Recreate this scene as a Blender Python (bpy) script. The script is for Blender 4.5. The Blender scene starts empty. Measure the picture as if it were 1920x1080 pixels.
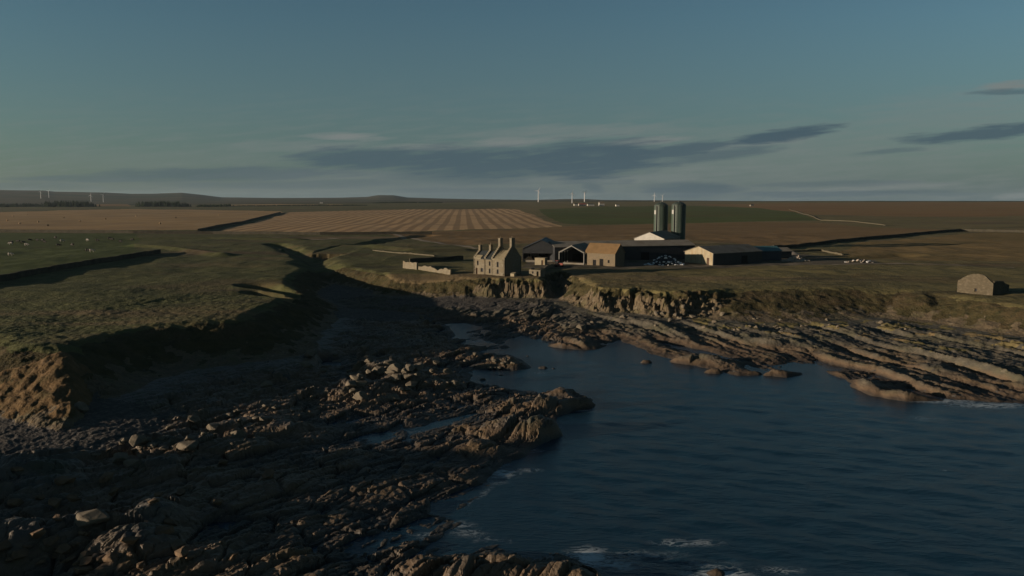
import bpy, bmesh, math, random
import numpy as np
from mathutils import Vector, Matrix

C = bpy.context.scene.collection
R = math.radians
random.seed(7); np.random.seed(7)

# ------------------------------------------------------------------ camera
CAM_H = 36.0
PITCH = math.atan(165/1400)
cam_d = bpy.data.cameras.new("camera"); cam = bpy.data.objects.new("camera", cam_d); C.objects.link(cam)
cam.location = (0, 0, CAM_H); cam.rotation_euler = (math.pi/2-PITCH, 0, 0)
cam_d.sensor_width = 36; cam_d.lens = 1400/1920*36
cam_d.clip_start = 1; cam_d.clip_end = 60000
bpy.context.scene.camera = cam

# ------------------------------------------------------------------ light
SUN_E = R(7.5)
S = Vector((-0.966*math.cos(SUN_E), -0.259*math.cos(SUN_E), math.sin(SUN_E))).normalized()
sun_d = bpy.data.lights.new("sun", 'SUN'); sun = bpy.data.objects.new("sun", sun_d); C.objects.link(sun)
sun_d.energy = 5.0; sun_d.angle = R(0.6); sun_d.color = (1.0, 0.80, 0.60)
sun.rotation_euler = S.to_track_quat('Z', 'Y').to_euler()
sc = bpy.context.scene
sc.view_settings.view_transform = 'Standard'; sc.view_settings.look = 'None'
sc.view_settings.exposure = 0.58; sc.view_settings.gamma = 1
sc.view_settings.use_curve_mapping = False

def pdir(px, py):
    dx = (px-960)/1400; dz = -(py-540)/1400
    return (dx, math.cos(PITCH)+dz*math.sin(PITCH), -math.sin(PITCH)+dz*math.cos(PITCH))

world = bpy.data.worlds.new("World"); sc.world = world; world.use_nodes = True
def build_world():
    nt = world.node_tree; N = nt.nodes; L = nt.links; N.clear()
    def val(x): return x
    def m(op, a, b=None, c=None, clamp=False):
        n = N.new('ShaderNodeMath'); n.operation = op; n.use_clamp = clamp
        for i, v in enumerate((a, b, c)):
            if v is None: continue
            if isinstance(v, (int, float)): n.inputs[i].default_value = v
            else: L.new(v, n.inputs[i])
        return n.outputs[0]
    out = N.new('ShaderNodeOutputWorld'); bg = N.new('ShaderNodeBackground')
    sky = N.new('ShaderNodeTexSky'); sky.sky_type = 'NISHITA'; sky.sun_disc = False
    sky.sun_elevation = SUN_E; sky.sun_rotation = math.atan2(S.x, S.y)
    sky.altitude = 50; sky.air_density = 1.0; sky.dust_density = 0.6; sky.ozone_density = 1.6
    tc = N.new('ShaderNodeTexCoord'); sp = N.new('ShaderNodeSeparateXYZ'); L.new(tc.outputs['Generated'], sp.inputs[0])
    y = m('MAXIMUM', m('ABSOLUTE', sp.outputs[1]), 0.08)
    u0 = m('DIVIDE', sp.outputs[0], y); v0 = m('DIVIDE', sp.outputs[2], y)
    cb = N.new('ShaderNodeCombineXYZ'); L.new(m('MULTIPLY', u0, 3.2), cb.inputs[0]); L.new(m('MULTIPLY', v0, 22), cb.inputs[1])
    nz = N.new('ShaderNodeTexNoise'); nz.inputs['Scale'].default_value = 1.0; nz.inputs['Detail'].default_value = 6; nz.inputs['Roughness'].default_value = 0.55
    L.new(cb.outputs[0], nz.inputs['Vector'])
    sc_ = N.new('ShaderNodeSeparateColor'); L.new(nz.outputs['Color'], sc_.inputs[0])
    u = m('ADD', u0, m('MULTIPLY', m('SUBTRACT', sc_.outputs[0], 0.5), 0.12))
    v = m('ADD', v0, m('MULTIPLY', m('SUBTRACT', sc_.outputs[1], 0.5), 0.022))
    n1 = nz.outputs['Fac']
    cb2 = N.new('ShaderNodeCombineXYZ'); L.new(m('MULTIPLY', u0, 15), cb2.inputs[0]); L.new(m('ADD', m('MULTIPLY', v0, 150), m('MULTIPLY', u0, -12)), cb2.inputs[1])
    nf = N.new('ShaderNodeTexNoise'); nf.inputs['Scale'].default_value = 1.0; nf.inputs['Detail'].default_value = 7; nf.inputs['Roughness'].default_value = 0.6
    L.new(cb2.outputs[0], nf.inputs['Vector']); fine = nf.outputs['Fac']
    def blob(px, py, rx, ry, rot, op, soft=1.3):
        d = pdir(px, py); cu, cv = d[0]/d[1], d[2]/d[1]
        ru, rv = rx/1400, ry*1.15/1400; t = math.tan(R(rot))
        a = m('DIVIDE', m('SUBTRACT', u, cu), ru)
        b = m('DIVIDE', m('SUBTRACT', m('SUBTRACT', v, cv), m('MULTIPLY', m('SUBTRACT', u, cu), t)), rv)
        r2 = m('ADD', m('MULTIPLY', a, a), m('MULTIPLY', b, b))
        k = m('MULTIPLY', m('SUBTRACT', m('ADD', 1.0, m('MULTIPLY', m('SUBTRACT', fine, 0.5), 2.4)), r2), soft, clamp=True)
        return m('MULTIPLY', k, op)
    def union(lst):
        r = lst[0]
        for k in lst[1:]: r = m('MAXIMUM', r, k)
        return r
    dark = union([blob(700, 300, 190, 24, 0, .8, 1.3), blob(900, 306, 250, 34, 0, .85, 1.2), blob(860, 326, 190, 22, 0, .6, 1.), blob(1110, 300, 190, 38, 3, .9, 1.3), blob(1120, 280, 130, 16, 3, .8), blob(1450, 254, 140, 12, 9, .95), blob(1240, 286, 170, 15, 8, .8),
                  blob(1330, 290, 120, 14, 6, .6), blob(1850, 247, 190, 14, 5, .85), blob(1660, 284, 90, 6, 6, .45), blob(430, 326, 330, 12, 0, .55), blob(560, 345, 300, 8, 0, .35),
                  blob(1580, 364, 300, 7, 0, .6), blob(1290, 356, 110, 18, 0, .7), blob(1100, 352, 26, 12, 0, .5), blob(900, 358, 190, 9, 0, .4), blob(1560, 345, 200, 5, 0, .35),
                  blob(1890, 172, 70, 6, 4, .55), blob(200, 335, 230, 7, 0, .45), blob(60, 350, 160, 8, 0, .3)])
    light = union([blob(650, 256, 90, 8, -2, 1., 1.0), blob(540, 276, 200, 14, 1, .6, .8), blob(960, 266, 130, 8, 2, 1., 1.), blob(1090, 246, 260, 16, 2, .65, .8), blob(790, 276, 150, 7, 0, .6),
                   blob(1200, 264, 120, 8, 5, .95, 1.), blob(1400, 268, 170, 12, 8, .8, 1.), blob(620, 330, 260, 12, -1, .6, .8), blob(1450, 295, 560, 70, 3, .55, .7), blob(1800, 215, 280, 50, 5, .5, .7), blob(1330, 320, 300, 16, 1, .6, .8),
                   blob(1890, 160, 80, 12, 6, .9, 1.), blob(1640, 352, 220, 10, 1, .8, .8), blob(1905, 366, 50, 9, 8, .9, 1.), blob(900, 348, 800, 18, 0, .55, .7), blob(1130, 334, 280, 8, 1, .6), blob(300, 300, 330, 22, 0, .3, .7)])
    stk = N.new('ShaderNodeMapRange'); stk.inputs[1].default_value = .45; stk.inputs[2].default_value = .75; stk.inputs[4].default_value = .5; L.new(nf.outputs['Fac'], stk.inputs[0])
    band = N.new('ShaderNodeMapRange'); band.inputs[1].default_value = .16; band.inputs[2].default_value = .05; L.new(v0, band.inputs[0])
    light = m('MAXIMUM', light, m('MULTIPLY', stk.outputs[0], band.outputs[0]))
    def mix(f, a, bcol):
        n = N.new('ShaderNodeMix'); n.data_type = 'RGBA'; L.new(f, n.inputs['Factor'])
        L.new(a, n.inputs['A'])
        if isinstance(bcol, tuple): n.inputs['B'].default_value = (*bcol, 1)
        else: L.new(bcol, n.inputs['B'])
        return n.outputs['Result']
    # colour the clear sky
    g = N.new('ShaderNodeMix'); g.data_type = 'RGBA'; g.blend_type = 'MULTIPLY'; g.inputs['Factor'].default_value = 1
    L.new(sky.outputs[0], g.inputs['A']); g.inputs['B'].default_value = (*SKY_TINT, 1)
    lum = N.new('ShaderNodeMix'); lum.data_type = 'RGBA'; 
    fl = N.new('ShaderNodeMapRange'); fl.inputs[1].default_value = 0.0; fl.inputs[2].default_value = .24; fl.inputs[3].default_value = .85; fl.inputs[4].default_value = .12; L.new(v0, fl.inputs[0])
    fu = N.new('ShaderNodeMapRange'); fu.inputs[1].default_value = -.8; fu.inputs[2].default_value = -.1; fu.inputs[3].default_value = .72; fu.inputs[4].default_value = 1.; L.new(u0, fu.inputs[0])
    L.new(m('MULTIPLY', fl.outputs[0], fu.outputs[0]), lum.inputs['Factor'])
    L.new(g.outputs['Result'], lum.inputs['A']); lum.inputs['B'].default_value = (*SKY_MEAN, 1)
    c = mix(light, lum.outputs['Result'], CL_LIGHT)
    c = mix(dark, c, CL_DARK)
    zz = N.new('ShaderNodeMapRange'); zz.inputs[1].default_value = .24; zz.inputs[2].default_value = 1.3; zz.inputs[3].default_value = 1; zz.inputs[4].default_value = .6; L.new(v0, zz.inputs[0])
    zm = N.new('ShaderNodeVectorMath'); zm.operation = 'SCALE'; L.new(c, zm.inputs[0]); L.new(zz.outputs[0], zm.inputs['Scale']); c = zm.outputs[0]
    L.new(c, bg.inputs['Color']); bg.inputs['Strength'].default_value = SKY_STR
    L.new(bg.outputs[0], out.inputs[0])
SKY_STR = 0.05
SKY_TINT = (0.69, 0.93, 0.99)
SKY_FLAT = 0.35
SKY_MEAN = (1.20, 1.78, 2.04)
CL_LIGHT = (2.40, 2.75, 2.68)
CL_DARK = (0.76, 1.28, 1.62)
build_world()

# ------------------------------------------------------------------ helpers
def tag(o, label=None, cat=None, group=None, kind=None):
    if label: o['label'] = label
    if cat: o['category'] = cat
    if group: o['group'] = group
    if kind: o['kind'] = kind
    return o
def thing(name, label, cat, loc=(0, 0, 0), rotz=0, group=None):
    o = bpy.data.objects.new(name, None); C.objects.link(o); o.empty_display_size = 1
    o.location = loc; o.rotation_euler = (0, 0, rotz)
    return tag(o, label, cat, group)
class MB:
    def __init__(s): s.v = []; s.f = []
    def add(s, vs, fs):
        b = len(s.v); s.v += [tuple(p) for p in vs]; s.f += [tuple(i+b for i in f) for f in fs]; return s
    def quad(s, a, b, c, d): return s.add([a, b, c, d], [(0, 1, 2, 3)])
    def box(s, x0, x1, y0, y1, z0, z1):
        return s.add([(x0,y0,z0),(x1,y0,z0),(x1,y1,z0),(x0,y1,z0),(x0,y0,z1),(x1,y0,z1),(x1,y1,z1),(x0,y1,z1)],
                     [(0,3,2,1),(4,5,6,7),(0,1,5,4),(1,2,6,5),(2,3,7,6),(3,0,4,7)])
    def prism(s, poly, axis, a, b):
        # poly of (p,q); axis 'y': (p,a,q); axis 'x': (a,p,q)
        n = len(poly); mk = (lambda p, t: (p[0], t, p[1])) if axis == 'y' else (lambda p, t: (t, p[0], p[1]))
        vs = [mk(p, a) for p in poly]+[mk(p, b) for p in poly]
        return s.add(vs, [tuple(range(n-1, -1, -1)), tuple(range(n, 2*n))]+[(i, (i+1) % n, n+(i+1) % n, n+i) for i in range(n)])
    def cyl(s, p0, p1, r0, r1=None, n=16):
        r1 = r0 if r1 is None else r1
        p0 = Vector(p0); p1 = Vector(p1); z = (p1-p0).normalized(); x = z.orthogonal().normalized(); y = z.cross(x)
        vs = []
        for p, r in ((p0, r0), (p1, r1)):
            for i in range(n):
                t = 2*math.pi*i/n; vs.append(p+x*math.cos(t)*r+y*math.sin(t)*r)
        return s.add(vs, [tuple(range(n-1, -1, -1)), tuple(range(n, 2*n))]+[(i, (i+1) % n, n+(i+1) % n, n+i) for i in range(n)])
    def lathe(s, prof, n=32):
        vs = []; fs = []
        for r, z in prof:
            for i in range(n):
                t = 2*math.pi*i/n; vs.append((r*math.cos(t), r*math.sin(t), z))
        for k in range(len(prof)-1):
            for i in range(n):
                j = (i+1) % n; fs.append((k*n+i, k*n+j, (k+1)*n+j, (k+1)*n+i))
        return s.add(vs, fs)
    def build(s, name, mat, parent=None, smooth=False):
        me = bpy.data.meshes.new(name); me.from_pydata(s.v, [], s.f); me.update()
        bm = bmesh.new(); bm.from_mesh(me); bmesh.ops.recalc_face_normals(bm, faces=bm.faces); bm.to_mesh(me); bm.free()
        me.materials.append(mat)
        if smooth: me.shade_smooth()
        o = bpy.data.objects.new(name, me); C.objects.link(o)
        if parent: o.parent = parent
        return o
def copy_tree(o, parent=None):
    c = o.copy(); C.objects.link(c)
    if parent: c.parent = parent
    for ch in list(o.children): copy_tree(ch, c)
    return c

# ------------------------------------------------------------------ numpy noise
_perm = np.random.RandomState(3).permutation(4096)
_g = np.random.RandomState(4).rand(4096)*2*np.pi; _gx = np.cos(_g); _gy = np.sin(_g)
_rnd = np.random.RandomState(5).rand(4096, 5)
def hsh(i, j): return _perm[(_perm[i & 4095]+j) & 4095]
def perlin(x, y):
    i = np.floor(x).astype(np.int64); j = np.floor(y).astype(np.int64); fx = x-i; fy = y-j
    u = fx*fx*fx*(fx*(fx*6-15)+10); v = fy*fy*fy*(fy*(fy*6-15)+10)
    def g(a, b):
        h = hsh(i+a, j+b); return _gx[h]*(fx-a)+_gy[h]*(fy-b)
    return 1.5*((g(0,0)*(1-u)+g(1,0)*u)*(1-v)+(g(0,1)*(1-u)+g(1,1)*u)*v)
def fbm(x, y, o=4, gain=.5):
    r = 0; a = 1
    for k in range(o): r = r+a*perlin(x*2**k+17.3*k, y*2**k-9.1*k); a *= gain
    return r
def blocks(x, y, seed=0):
    """cellular rock: every cell is its own tilted slab"""
    i = np.floor(x).astype(np.int64); j = np.floor(y).astype(np.int64)
    best = np.full(x.shape, 1e9); sec = np.full(x.shape, 1e9); H = np.zeros(x.shape)
    for a in (-1, 0, 1):
        for b in (-1, 0, 1):
            h = hsh(i+a+seed*71, j+b+seed*13); q = _rnd[h]
            dx = x-(i+a+q[..., 0]); dy = y-(j+b+q[..., 1]); d = dx*dx+dy*dy
            hh = (q[..., 2]-.5)*2+dx*(q[..., 3]-.5)*1.6+dy*(q[..., 4]-.5)*1.6
            m = d < best
            sec = np.where(m, best, np.minimum(sec, d)); H = np.where(m, hh, H); best = np.where(m, d, best)
    e = np.sqrt(sec)-np.sqrt(best)
    return H, e
def sstep(a, b, x):
    t = np.clip((x-a)/(b-a), 0, 1); return t*t*(3-2*t)
def sdf(x, y, poly):
    """signed distance, positive inside"""
    d2 = np.full(x.shape, 1e18); ins = np.zeros(x.shape, bool); n = len(poly)
    for k in range(n):
        x0, y0 = poly[k]; x1, y1 = poly[(k+1) % n]; ex, ey = x1-x0, y1-y0
        t = np.clip(((x-x0)*ex+(y-y0)*ey)/(ex*ex+ey*ey+1e-9), 0, 1)
        d2 = np.minimum(d2, (x-x0-t*ex)**2+(y-y0-t*ey)**2)
        c = (y0 > y) != (y1 > y)
        if abs(ey) > 1e-9: ins ^= c & (x < (x1-x0)*(y-y0)/(y1-y0)+x0)
    d = np.sqrt(d2); return np.where(ins, d, -d)

# ------------------------------------------------------------------ ground profile
ZF_PX = [-2000, 0, 400, 800, 1000, 1300, 1600, 1920, 4000]
ZF_Z = [14, 14, 18, 24.5, 29, 28.5, 30.5, 30.5, 31]
HL_PX = [-2500, -400, 0, 90, 110, 200, 250, 300, 345, 380, 420, 520, 640, 690, 712, 740, 765, 800, 860, 1000, 1050, 1090, 1130, 1300, 1500, 4000]
HL_Y = [362, 358, 360, 360.5, 362, 363, 365, 364.5, 363, 366, 370.5, 371.5, 371, 369.5, 366.2, 366.5, 370.5, 371.5, 373, 375, 373.5, 373, 375, 376, 378, 378]
def base_z(x, y):
    d = np.hypot(x, y); yy = np.maximum(y, 1.0)
    px = 960+1400*x/yy; px = np.where(y < 1, np.where(x < 0, -2000, 4000), px)
    zf = np.interp(px, ZF_PX, ZF_Z); hl = CAM_H+(375-np.interp(px, HL_PX, HL_Y))/1400*9000
    near = 9.2+.5*np.exp(-((x+88)**2+(y-122)**2)/(2*38.**2))+0.6*np.exp(-((x+125)**2+(y-48)**2)/(2*26.**2))+3.6*np.exp(-((x+99)/14.)**2-((y-76)/7.)**2)-3.6*np.exp(-((x+40)/17.)**2-((y-256)/14.)**2)  # includes an unseen knoll off to the left, shaped to shadow the foreshore
    near = near-.3*sstep(40, 110, x)*(1-sstep(250, 310, y))
    z = near+(zf-near)*sstep(0, 1, (d-250)/2900*.75+.12*0)/.84375
    z = np.where(d > 3150, zf, z)
    z = z+(hl-zf)*sstep(4600, 9000, d)-40*sstep(9400, 12500, d)
    return z
def P(px, py, z=0.0):
    d = pdir(px, py); t = (z-CAM_H)/d[2]; return (d[0]*t, d[1]*t)
def G(px, py):
    """where the sight line of a picture point meets the smooth ground"""
    d = pdir(px, py); t = 60.0
    for k in range(9000):
        x, y, z = d[0]*t, d[1]*t, CAM_H+d[2]*t
        if float(base_z(np.array(x), np.array(y))) >= z: return (x, y)
        t *= 1.0012 if t > 600 else 1.0006
    return (x, y)
def PL(lst, z): return [P(a, b, z) for a, b in lst]

def GLt(l): return [G(a, b) for a, b in l]
SHORE = PL([(2300,800),(1920,757),(1850,752),(1770,749),(1700,748),(1650,742),(1610,722),(1590,708),(1550,695),(1505,690),(1497,702),(1478,708),(1450,702),(1425,692),(1400,683),
  (1392,688),(1412,698),(1385,703),(1330,692),(1270,678),(1220,662),(1180,645),(1163,638),(1130,648),(1118,655),(1085,655),(1040,648),(1000,636),(975,628),(960,634),(940,640),(950,652),
  (925,655),(905,660),(930,662),(965,668),(985,678),(988,690),(960,694),(925,688),(895,690),(880,702),(886,716),(930,724),(975,733),(1010,733),(1055,730),(1085,735),(1106,746),(1108,757),(1085,763),
  (1060,766),(1048,778),(1042,795),(1030,815),(1000,835),(970,852),(950,862),(938,880),(920,900),(905,925),(880,945),(868,960),(870,985),(850,1000),(830,1020),(850,1028),(900,1012),(965,1014),(1030,1030),(1078,1052),(1110,1085),(1115,1130)], 0)
SHORE += [(8, 20), (0, -60), (-1500, -60), (-1500, 3000), (3000, 3000), (3000, 100)]
POOLS = [PL(p, 0) for p in ([(835,607),(870,606),(905,612),(900,618),(880,622),(872,635),(855,636),(850,622)],
   [(597,678),(640,676),(636,686),(606,689)], [(756,805),(800,797),(850,783),(868,780),(850,792),(800,808),(765,813)],
   [(640,700),(665,697),(660,706),(642,708)], [(850,855),(905,850),(880,868),(858,866)], [(1230,640),(1330,660),(1395,680),(1340,672),(1260,652)], [(880,640),(905,637),(925,645),(900,650)])]
ISLES = [(1338,699,2.2,1.4,.9),(1212,680,1.5,1.,.6),(1018,690,1.6,1.2,.5),(1038,691,1.0,.8,.4),(990,668,1.2,1,.3),(1345,1075,1.6,.9,.4),(1440,704,2.5,.8,.8),(905,712,1,.7,.3),(940,704,1.2,.6,.3),(1052,740,4,2.5,1.2)]
TOP = [(-1500, 160), (-400, 150), (-190, 140), (-150, 152), (-116, 149), (-101, 141), (-94, 134), (-90, 129), (-85, 128.5), (-79, 129)] + GLt([(148,648),(180,638),(230,625),(290,615),(390,606),(450,602)]) + \
   GLt([(472,598),(480,592),(520,575),(548,560)]) + GLt([(570,545),(555,530),(560,515),(578,503),(600,497),(645,500),(680,506),(706,512)]) + [(-43, 267), (-34, 262.5), (-20, 259.5), (-8, 258), (3, 257)] + \
   GLt([(1008,522),(1020,514),(1045,507),(1070,512),(1080,522),(1100,530),(1135,540),(1180,541),(1195,534),(1215,543),(1250,545),(1340,544),(1420,543),(1500,542),(1600,543),(1690,545),(1735,552),(1750,550),(1790,557),(1860,566),(1930,576),(2300,590)]) + [(900, 300), (3000, 300), (3000, 3000), (-1500, 3000)]
SOUTH = [(-1500, -80), (-104, -80), (-98, 20), (-96, 55), (-98, 66), (-88, 69), (-85, 75), (-90, 82), (-112, 79), (-138, 82), (-150, 100), (-185, 122), (-210, 160), (-1500, 170)]  # unseen land at left; its tongue is shaped to shadow the foreground rocks
WCTL = [(*P(60, 700, 8), 15, .5), (*P(130, 700, 8), 13, .6), (*P(200, 640, 10), 12, .2), (*P(450, 640, 9), 16, 0), (*P(560, 560, 7), 13, 0), (*P(650, 505, 8), 13, 0), (*P(720, 540, 7), 8, 0), (*P(850, 550, 6), 10, 0), (*P(905, 550, 6), 9, 0), (*P(960, 540, 6), 6, 1), (*P(1045, 530, 6), 6, .7),
        (*P(1110, 545, 6), 8, .3), (*P(1160, 555, 6), 7, 1), (*P(1210, 560, 6), 8, 1), (*P(1300, 570, 6), 13, .9), (*P(1400, 575, 6), 22, 0), (*P(1500, 580, 6), 25, 0), (*P(1700, 565, 6), 17, .1), (*P(1800, 570, 6), 10, .2), (*P(1920, 590, 6), 12, .3), (-100, 60, 12, .5)]
BUMPS = [(705,690,5,2.6,3.4),(660,722,5,2.2,2.6),(770,712,4,2.5,2.8),(740,730,4,1.5,2.2),(690,678,2,1.5,2.4),(625,735,5,2,1.6),(590,672,1.2,1,1.6),(578,660,1,.8,1.4),(1075,748,4,2,2.8),(1010,755,6,2,2.2),(960,800,8,3,2.2),(1010,795,4,3,2.0),(900,830,6,3,1.6),
         (930,675,6,2.5,1.4),(930,1050,6,3,2.2),(1030,1066,5,2.2,2.0),(860,1065,4,2,1.2),(230,1015,4,3,3.0),(120,1005,3,2.5,3.0),(170,985,2.5,2,2.4),(20,1020,3,3,2.4),(560,900,4,3,.6),(290,965,3,3.5,3.0),(60,905,4,3,1.6),(330,880,5,3,1.4),(520,800,8,3,1.4),(420,830,5,3,1.4),
         (300,835,5,3,1.2),(1050,640,10,2.5,1.2),(1090,610,8,4,.8),(1280,668,10,2,1.2),(1440,690,6,1.5,1.4),(1620,715,6,5,2.0),(1690,735,5,3,1.6),(1560,690,5,3,.8),(1080,1072,2,1,.8)]
BUMPS = [(*P(a, b, 1.5), c, d, e) for a, b, c, d, e in BUMPS]
def near_fields(x, y):
    wa = 1.9-1.3*sstep(50, 68, x)-.9*sstep(-40, -60, x)*sstep(100, 125, y)
    wx = x+wa*fbm(x/9, y/9, 4)+.4*fbm(x/2.2+9, y/2.2, 2); wy = y+wa*fbm(x/9+40, y/9+7, 4)+.4*fbm(x/2.2, y/2.2+33, 2)
    w = 0; s = 0; cr = 0
    for cx, cy, k, cg in WCTL:
        q = 1/((x-cx)**2+(y-cy)**2+16)**1.7; w = w+q*k; cr = cr+q*cg; s = s+q
    w = w/s; near_fields.crag = cr/s
    dT = np.maximum(sdf(wx, wy, TOP), sdf(wx, wy, SOUTH))
    sx = x+.7*fbm(x/5, y/5, 4)*1.2; sy = y+.7*fbm(x/5+20, y/5, 4)*1.2
    dW = sdf(sx, sy, SHORE)
    for p in POOLS: dW = np.minimum(dW, -sdf(sx, sy, p)+0.0)
    return w, dT, dW
DITCHES = [([G(a, b) for a, b in p], w, q) for p, w, q in (([(800,441),(735,448),(650,462),(592,482),(590,492),(603,498)], 7, 3.2), ([(515,456),(540,464),(575,478),(592,486)], 6, 2.6), ([(255,461),(300,464),(350,470),(420,479)], 5, -1.6),
   ([(262,448),(400,447),(560,450)], 7, -1.4), ([(700,462),(780,470),(870,470)], 7, -1.5), ([(1480,486),(1600,484),(1700,478)], 7, 1.6), ([(1240,508),(1400,505),(1560,510)], 5, -.8), ([(480,534),(520,540),(565,548)], 4, 2.5), ([(470,545),(520,552),(560,556)], 3.5, 2.0))]
def height(x, y):
    """returns z, class: 0 grass 1 rock 2 pebble 3 cliff"""
    d = np.hypot(x, y); z = base_z(x, y); cls = np.zeros(x.shape, np.int8)
    far = sstep(400, 900, d)
    z = z+(.55*fbm(x/38, y/38, 3)+.12*fbm(x/7, y/7, 3))*(1-far)+far*1.2*fbm(x/260, y/260, 3)
    hw = (.10*fbm(x/1.9+3, y/1.9, 3)+.09*np.abs(fbm(x/4.7, y/4.7+8, 3)))*(1-sstep(180, 330, d)); z = z+hw
    # hollows in the ground behind the bay
    for pts, wd, dep in DITCHES:
        for (x0, y0), (x1, y1) in zip(pts, pts[1:]):
            k = np.where((np.abs(x-(x0+x1)/2) < abs(x1-x0)/2+3*wd) & (np.abs(y-(y0+y1)/2) < abs(y1-y0)/2+3*wd))[0]
            if not len(k): continue
            xx = x[k]+1.5*fbm(x[k]/9, y[k]/9, 2); yy = y[k]; ex, ey = x1-x0, y1-y0; t_ = np.clip(((xx-x0)*ex+(yy-y0)*ey)/(ex*ex+ey*ey), 0, 1)
            ds_ = np.hypot(xx-x0-t_*ex, yy-y0-t_*ey); zc = base_z(x[k], y[k])-dep*np.exp(-(ds_/wd)**2); z[k] = np.minimum(z[k], zc+.25) if dep > 0 else np.maximum(z[k], zc-.25)
    near = d < 420
    xn, yn = x[near], y[near]; w, dT, dW = near_fields(xn, yn)
    zp = z[near]; rough = fbm(xn/3.3, yn/3.3+50, 4)
    craggy = sstep(0.32, .8, near_fields.crag+.25*fbm(xn/12, yn/12, 3))
    off = 4.5*(1-craggy); t = np.clip((off-dT)/(w+off), 0, 1)   # grassy banks round off gradually, crags break sharply
    # platform
    b = np.maximum(-dT-w, 0); a = np.maximum(dW, 0)
    zb = 3.0-1.1*sstep(12, -4, xn)*sstep(150, 120, yn)*sstep(-62, -45, xn)
    plat = zb*(a/(a+b+.01))**.75
    # rock relief
    right = sstep(0, 30, xn-.1*(yn-180))
    s1 = (.61, .79); s2 = (.34, -.94)
    q1 = xn*s1[1]-yn*s1[0]; p1 = xn*s1[0]+yn*s1[1]
    q2 = xn*(-s2[1])+yn*s2[0]; p2 = xn*s2[0]+yn*s2[1]
    B1, e1 = blocks(q1/3.0+.35*fbm(xn/6, yn/6, 2), p1/7.5, 1); B2, e2 = blocks(q1/1.1, p1/2.8+.3*fbm(xn/2, yn/2, 2), 2)
    big = fbm(xn/17+5, yn/17, 3)
    def saw(q, per, wob):
        f = q/per+wob; f = f-np.floor(f); return np.where(f < .14, f/.14, 1-(f-.14)/.86)
    wobL = .5*fbm(p1/30, q1/14, 3)+.03*B1
    relL = .46*B1+.26*B2+(.15+.65*sstep(-.2, .5, fbm(xn/13+7, yn/13, 3)))*(1.0*(saw(-q1, 7.4, 1.6*wobL)-.5)+.35*(saw(-q1, 2.3, 2.3*wobL)-.5))-.5*(1-sstep(0, .16, e1))-.2*(1-sstep(0, .2, e2))+.55*big+.15*fbm(xn/.9, yn/.9, 2)
    wob = .55*fbm(p2/42, q2/16, 3)
    am = .35+.65*sstep(-.35, .45, fbm(p2/30+4, q2/9, 3))
    B3, e3 = blocks(q2/1.3, p2/4.5, 3)
    relR = am*(3.2*(saw(q2, 23, wob)-.5)+.9*(saw(q2, 8.2, 2*wob)-.5))+.26*B3+.3*big+.20*fbm(xn/1.3, yn/1.3, 3)+.14*B2-.15*(1-sstep(0, .12, e2))-.15*(1-sstep(0, .15, e3))
    quiet = 1-.3*sstep(-50, -38, xn)*sstep(6, -6, xn)*sstep(128, 116, yn)*sstep(70, 82, yn); rel = relL*quiet*(1-right)+relR*right*.68
    edge = sstep(-3.0, 1.5, dW)*1.0
    peb = np.zeros(xn.shape)
    for px, py, rx, ry in ((850, 566, 24, 9), (930, 572, 14, 7), (60, 800, 22, 13), (0, 790, 22, 12), (-120, 780, 40, 12)):
        cx, cy = P(px, py, 2.6); peb = np.maximum(peb, 1-((xn-cx)/rx)**2-((yn-cy)/ry)**2)
    # gully floor by the stream
    for px, py, rx, ry in ((650, 545, 15, 30), (700, 585, 22, 14)):
        cx, cy = P(px, py, 3.0); peb = np.maximum(peb, .8-((xn-cx)/rx)**2-((yn-cy)/ry)**2)
    pk = sstep(.0, .35, peb+.2*rough)
    rel = rel*(1-.82*pk)+pk*.07*fbm(xn*1.7, yn*1.7, 2)
    h = plat+rel*edge*(.35+.65*sstep(0, 4, a))*(.2+.8*sstep(0, 9, b))
    sx0, sy0 = -78.5, 128.0; sx1, sy1 = P(122, 832, 1.5); ex, ey = sx1-sx0, sy1-sy0; tt = np.clip(((xn-sx0)*ex+(yn-sy0)*ey)/(ex*ex+ey*ey), 0, 1)
    ds = np.hypot(xn-sx0-tt*ex, yn-sy0-tt*ey); side = (xn-sx0)*ey-(yn-sy0)*ex; spur = 9.4-7.7*np.maximum(tt, 0)**.9-np.where(side > 0, .34, 1.1)*np.maximum(ds-1.0, 0)+.5*fbm(xn/3, yn/3, 4)
    bm_ = 0
    for cx, cy, rx, ry, hh in BUMPS: bm_ = bm_+hh*np.exp(-((xn-cx)/rx)**2-((yn-cy)/ry)**2)
    h = h+bm_*(.75+.5*B1*.6)
    h = np.where(dW < 0, np.minimum(h, -.05)+.3*np.maximum(dW, -14)+np.clip(bm_*1.1*sstep(-3, 0, dW), 0, 2), h)
    for px, py, rx, ry, hh in ISLES:
        cx, cy = P(px, py, 0); g = 1-((xn-cx)/rx)**2-((yn-cy)/ry)**2+.35*rough
        h = np.maximum(h, -.6+(hh+.6)*np.clip(g, -3, 1))
    # bank between plateau and platform
    prof = sstep(0, 1, t)*.75+.25*t
    crag = craggy*np.sin(np.pi*np.clip(t, 0, 1))
    ba = fbm(xn/2.1+B1*.2, yn/5., 4)
    zz = zp+(h-zp)*prof+crag*(1.1*ba+.5*B2)+(1-craggy)*np.sin(np.pi*t)*.25*fbm(xn/5, yn/5, 3)
    zout = np.where(t < 1, zz, h); onspur = (spur > zout) & (dT <= 0); zout = np.maximum(zout, np.minimum(spur, zp-.1))
    z[near] = np.where(dT > off, zp, zout)
    c = np.zeros(xn.shape, np.int8); c[(t > .16+.16*fbm(xn/6, yn/6, 3)) & (dT < 1.5)] = 15
    thr = .74-.36*craggy+.22*fbm(xn/4, yn/4+3, 3)
    c[(dT <= 0) & (t > thr)] = 3
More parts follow.
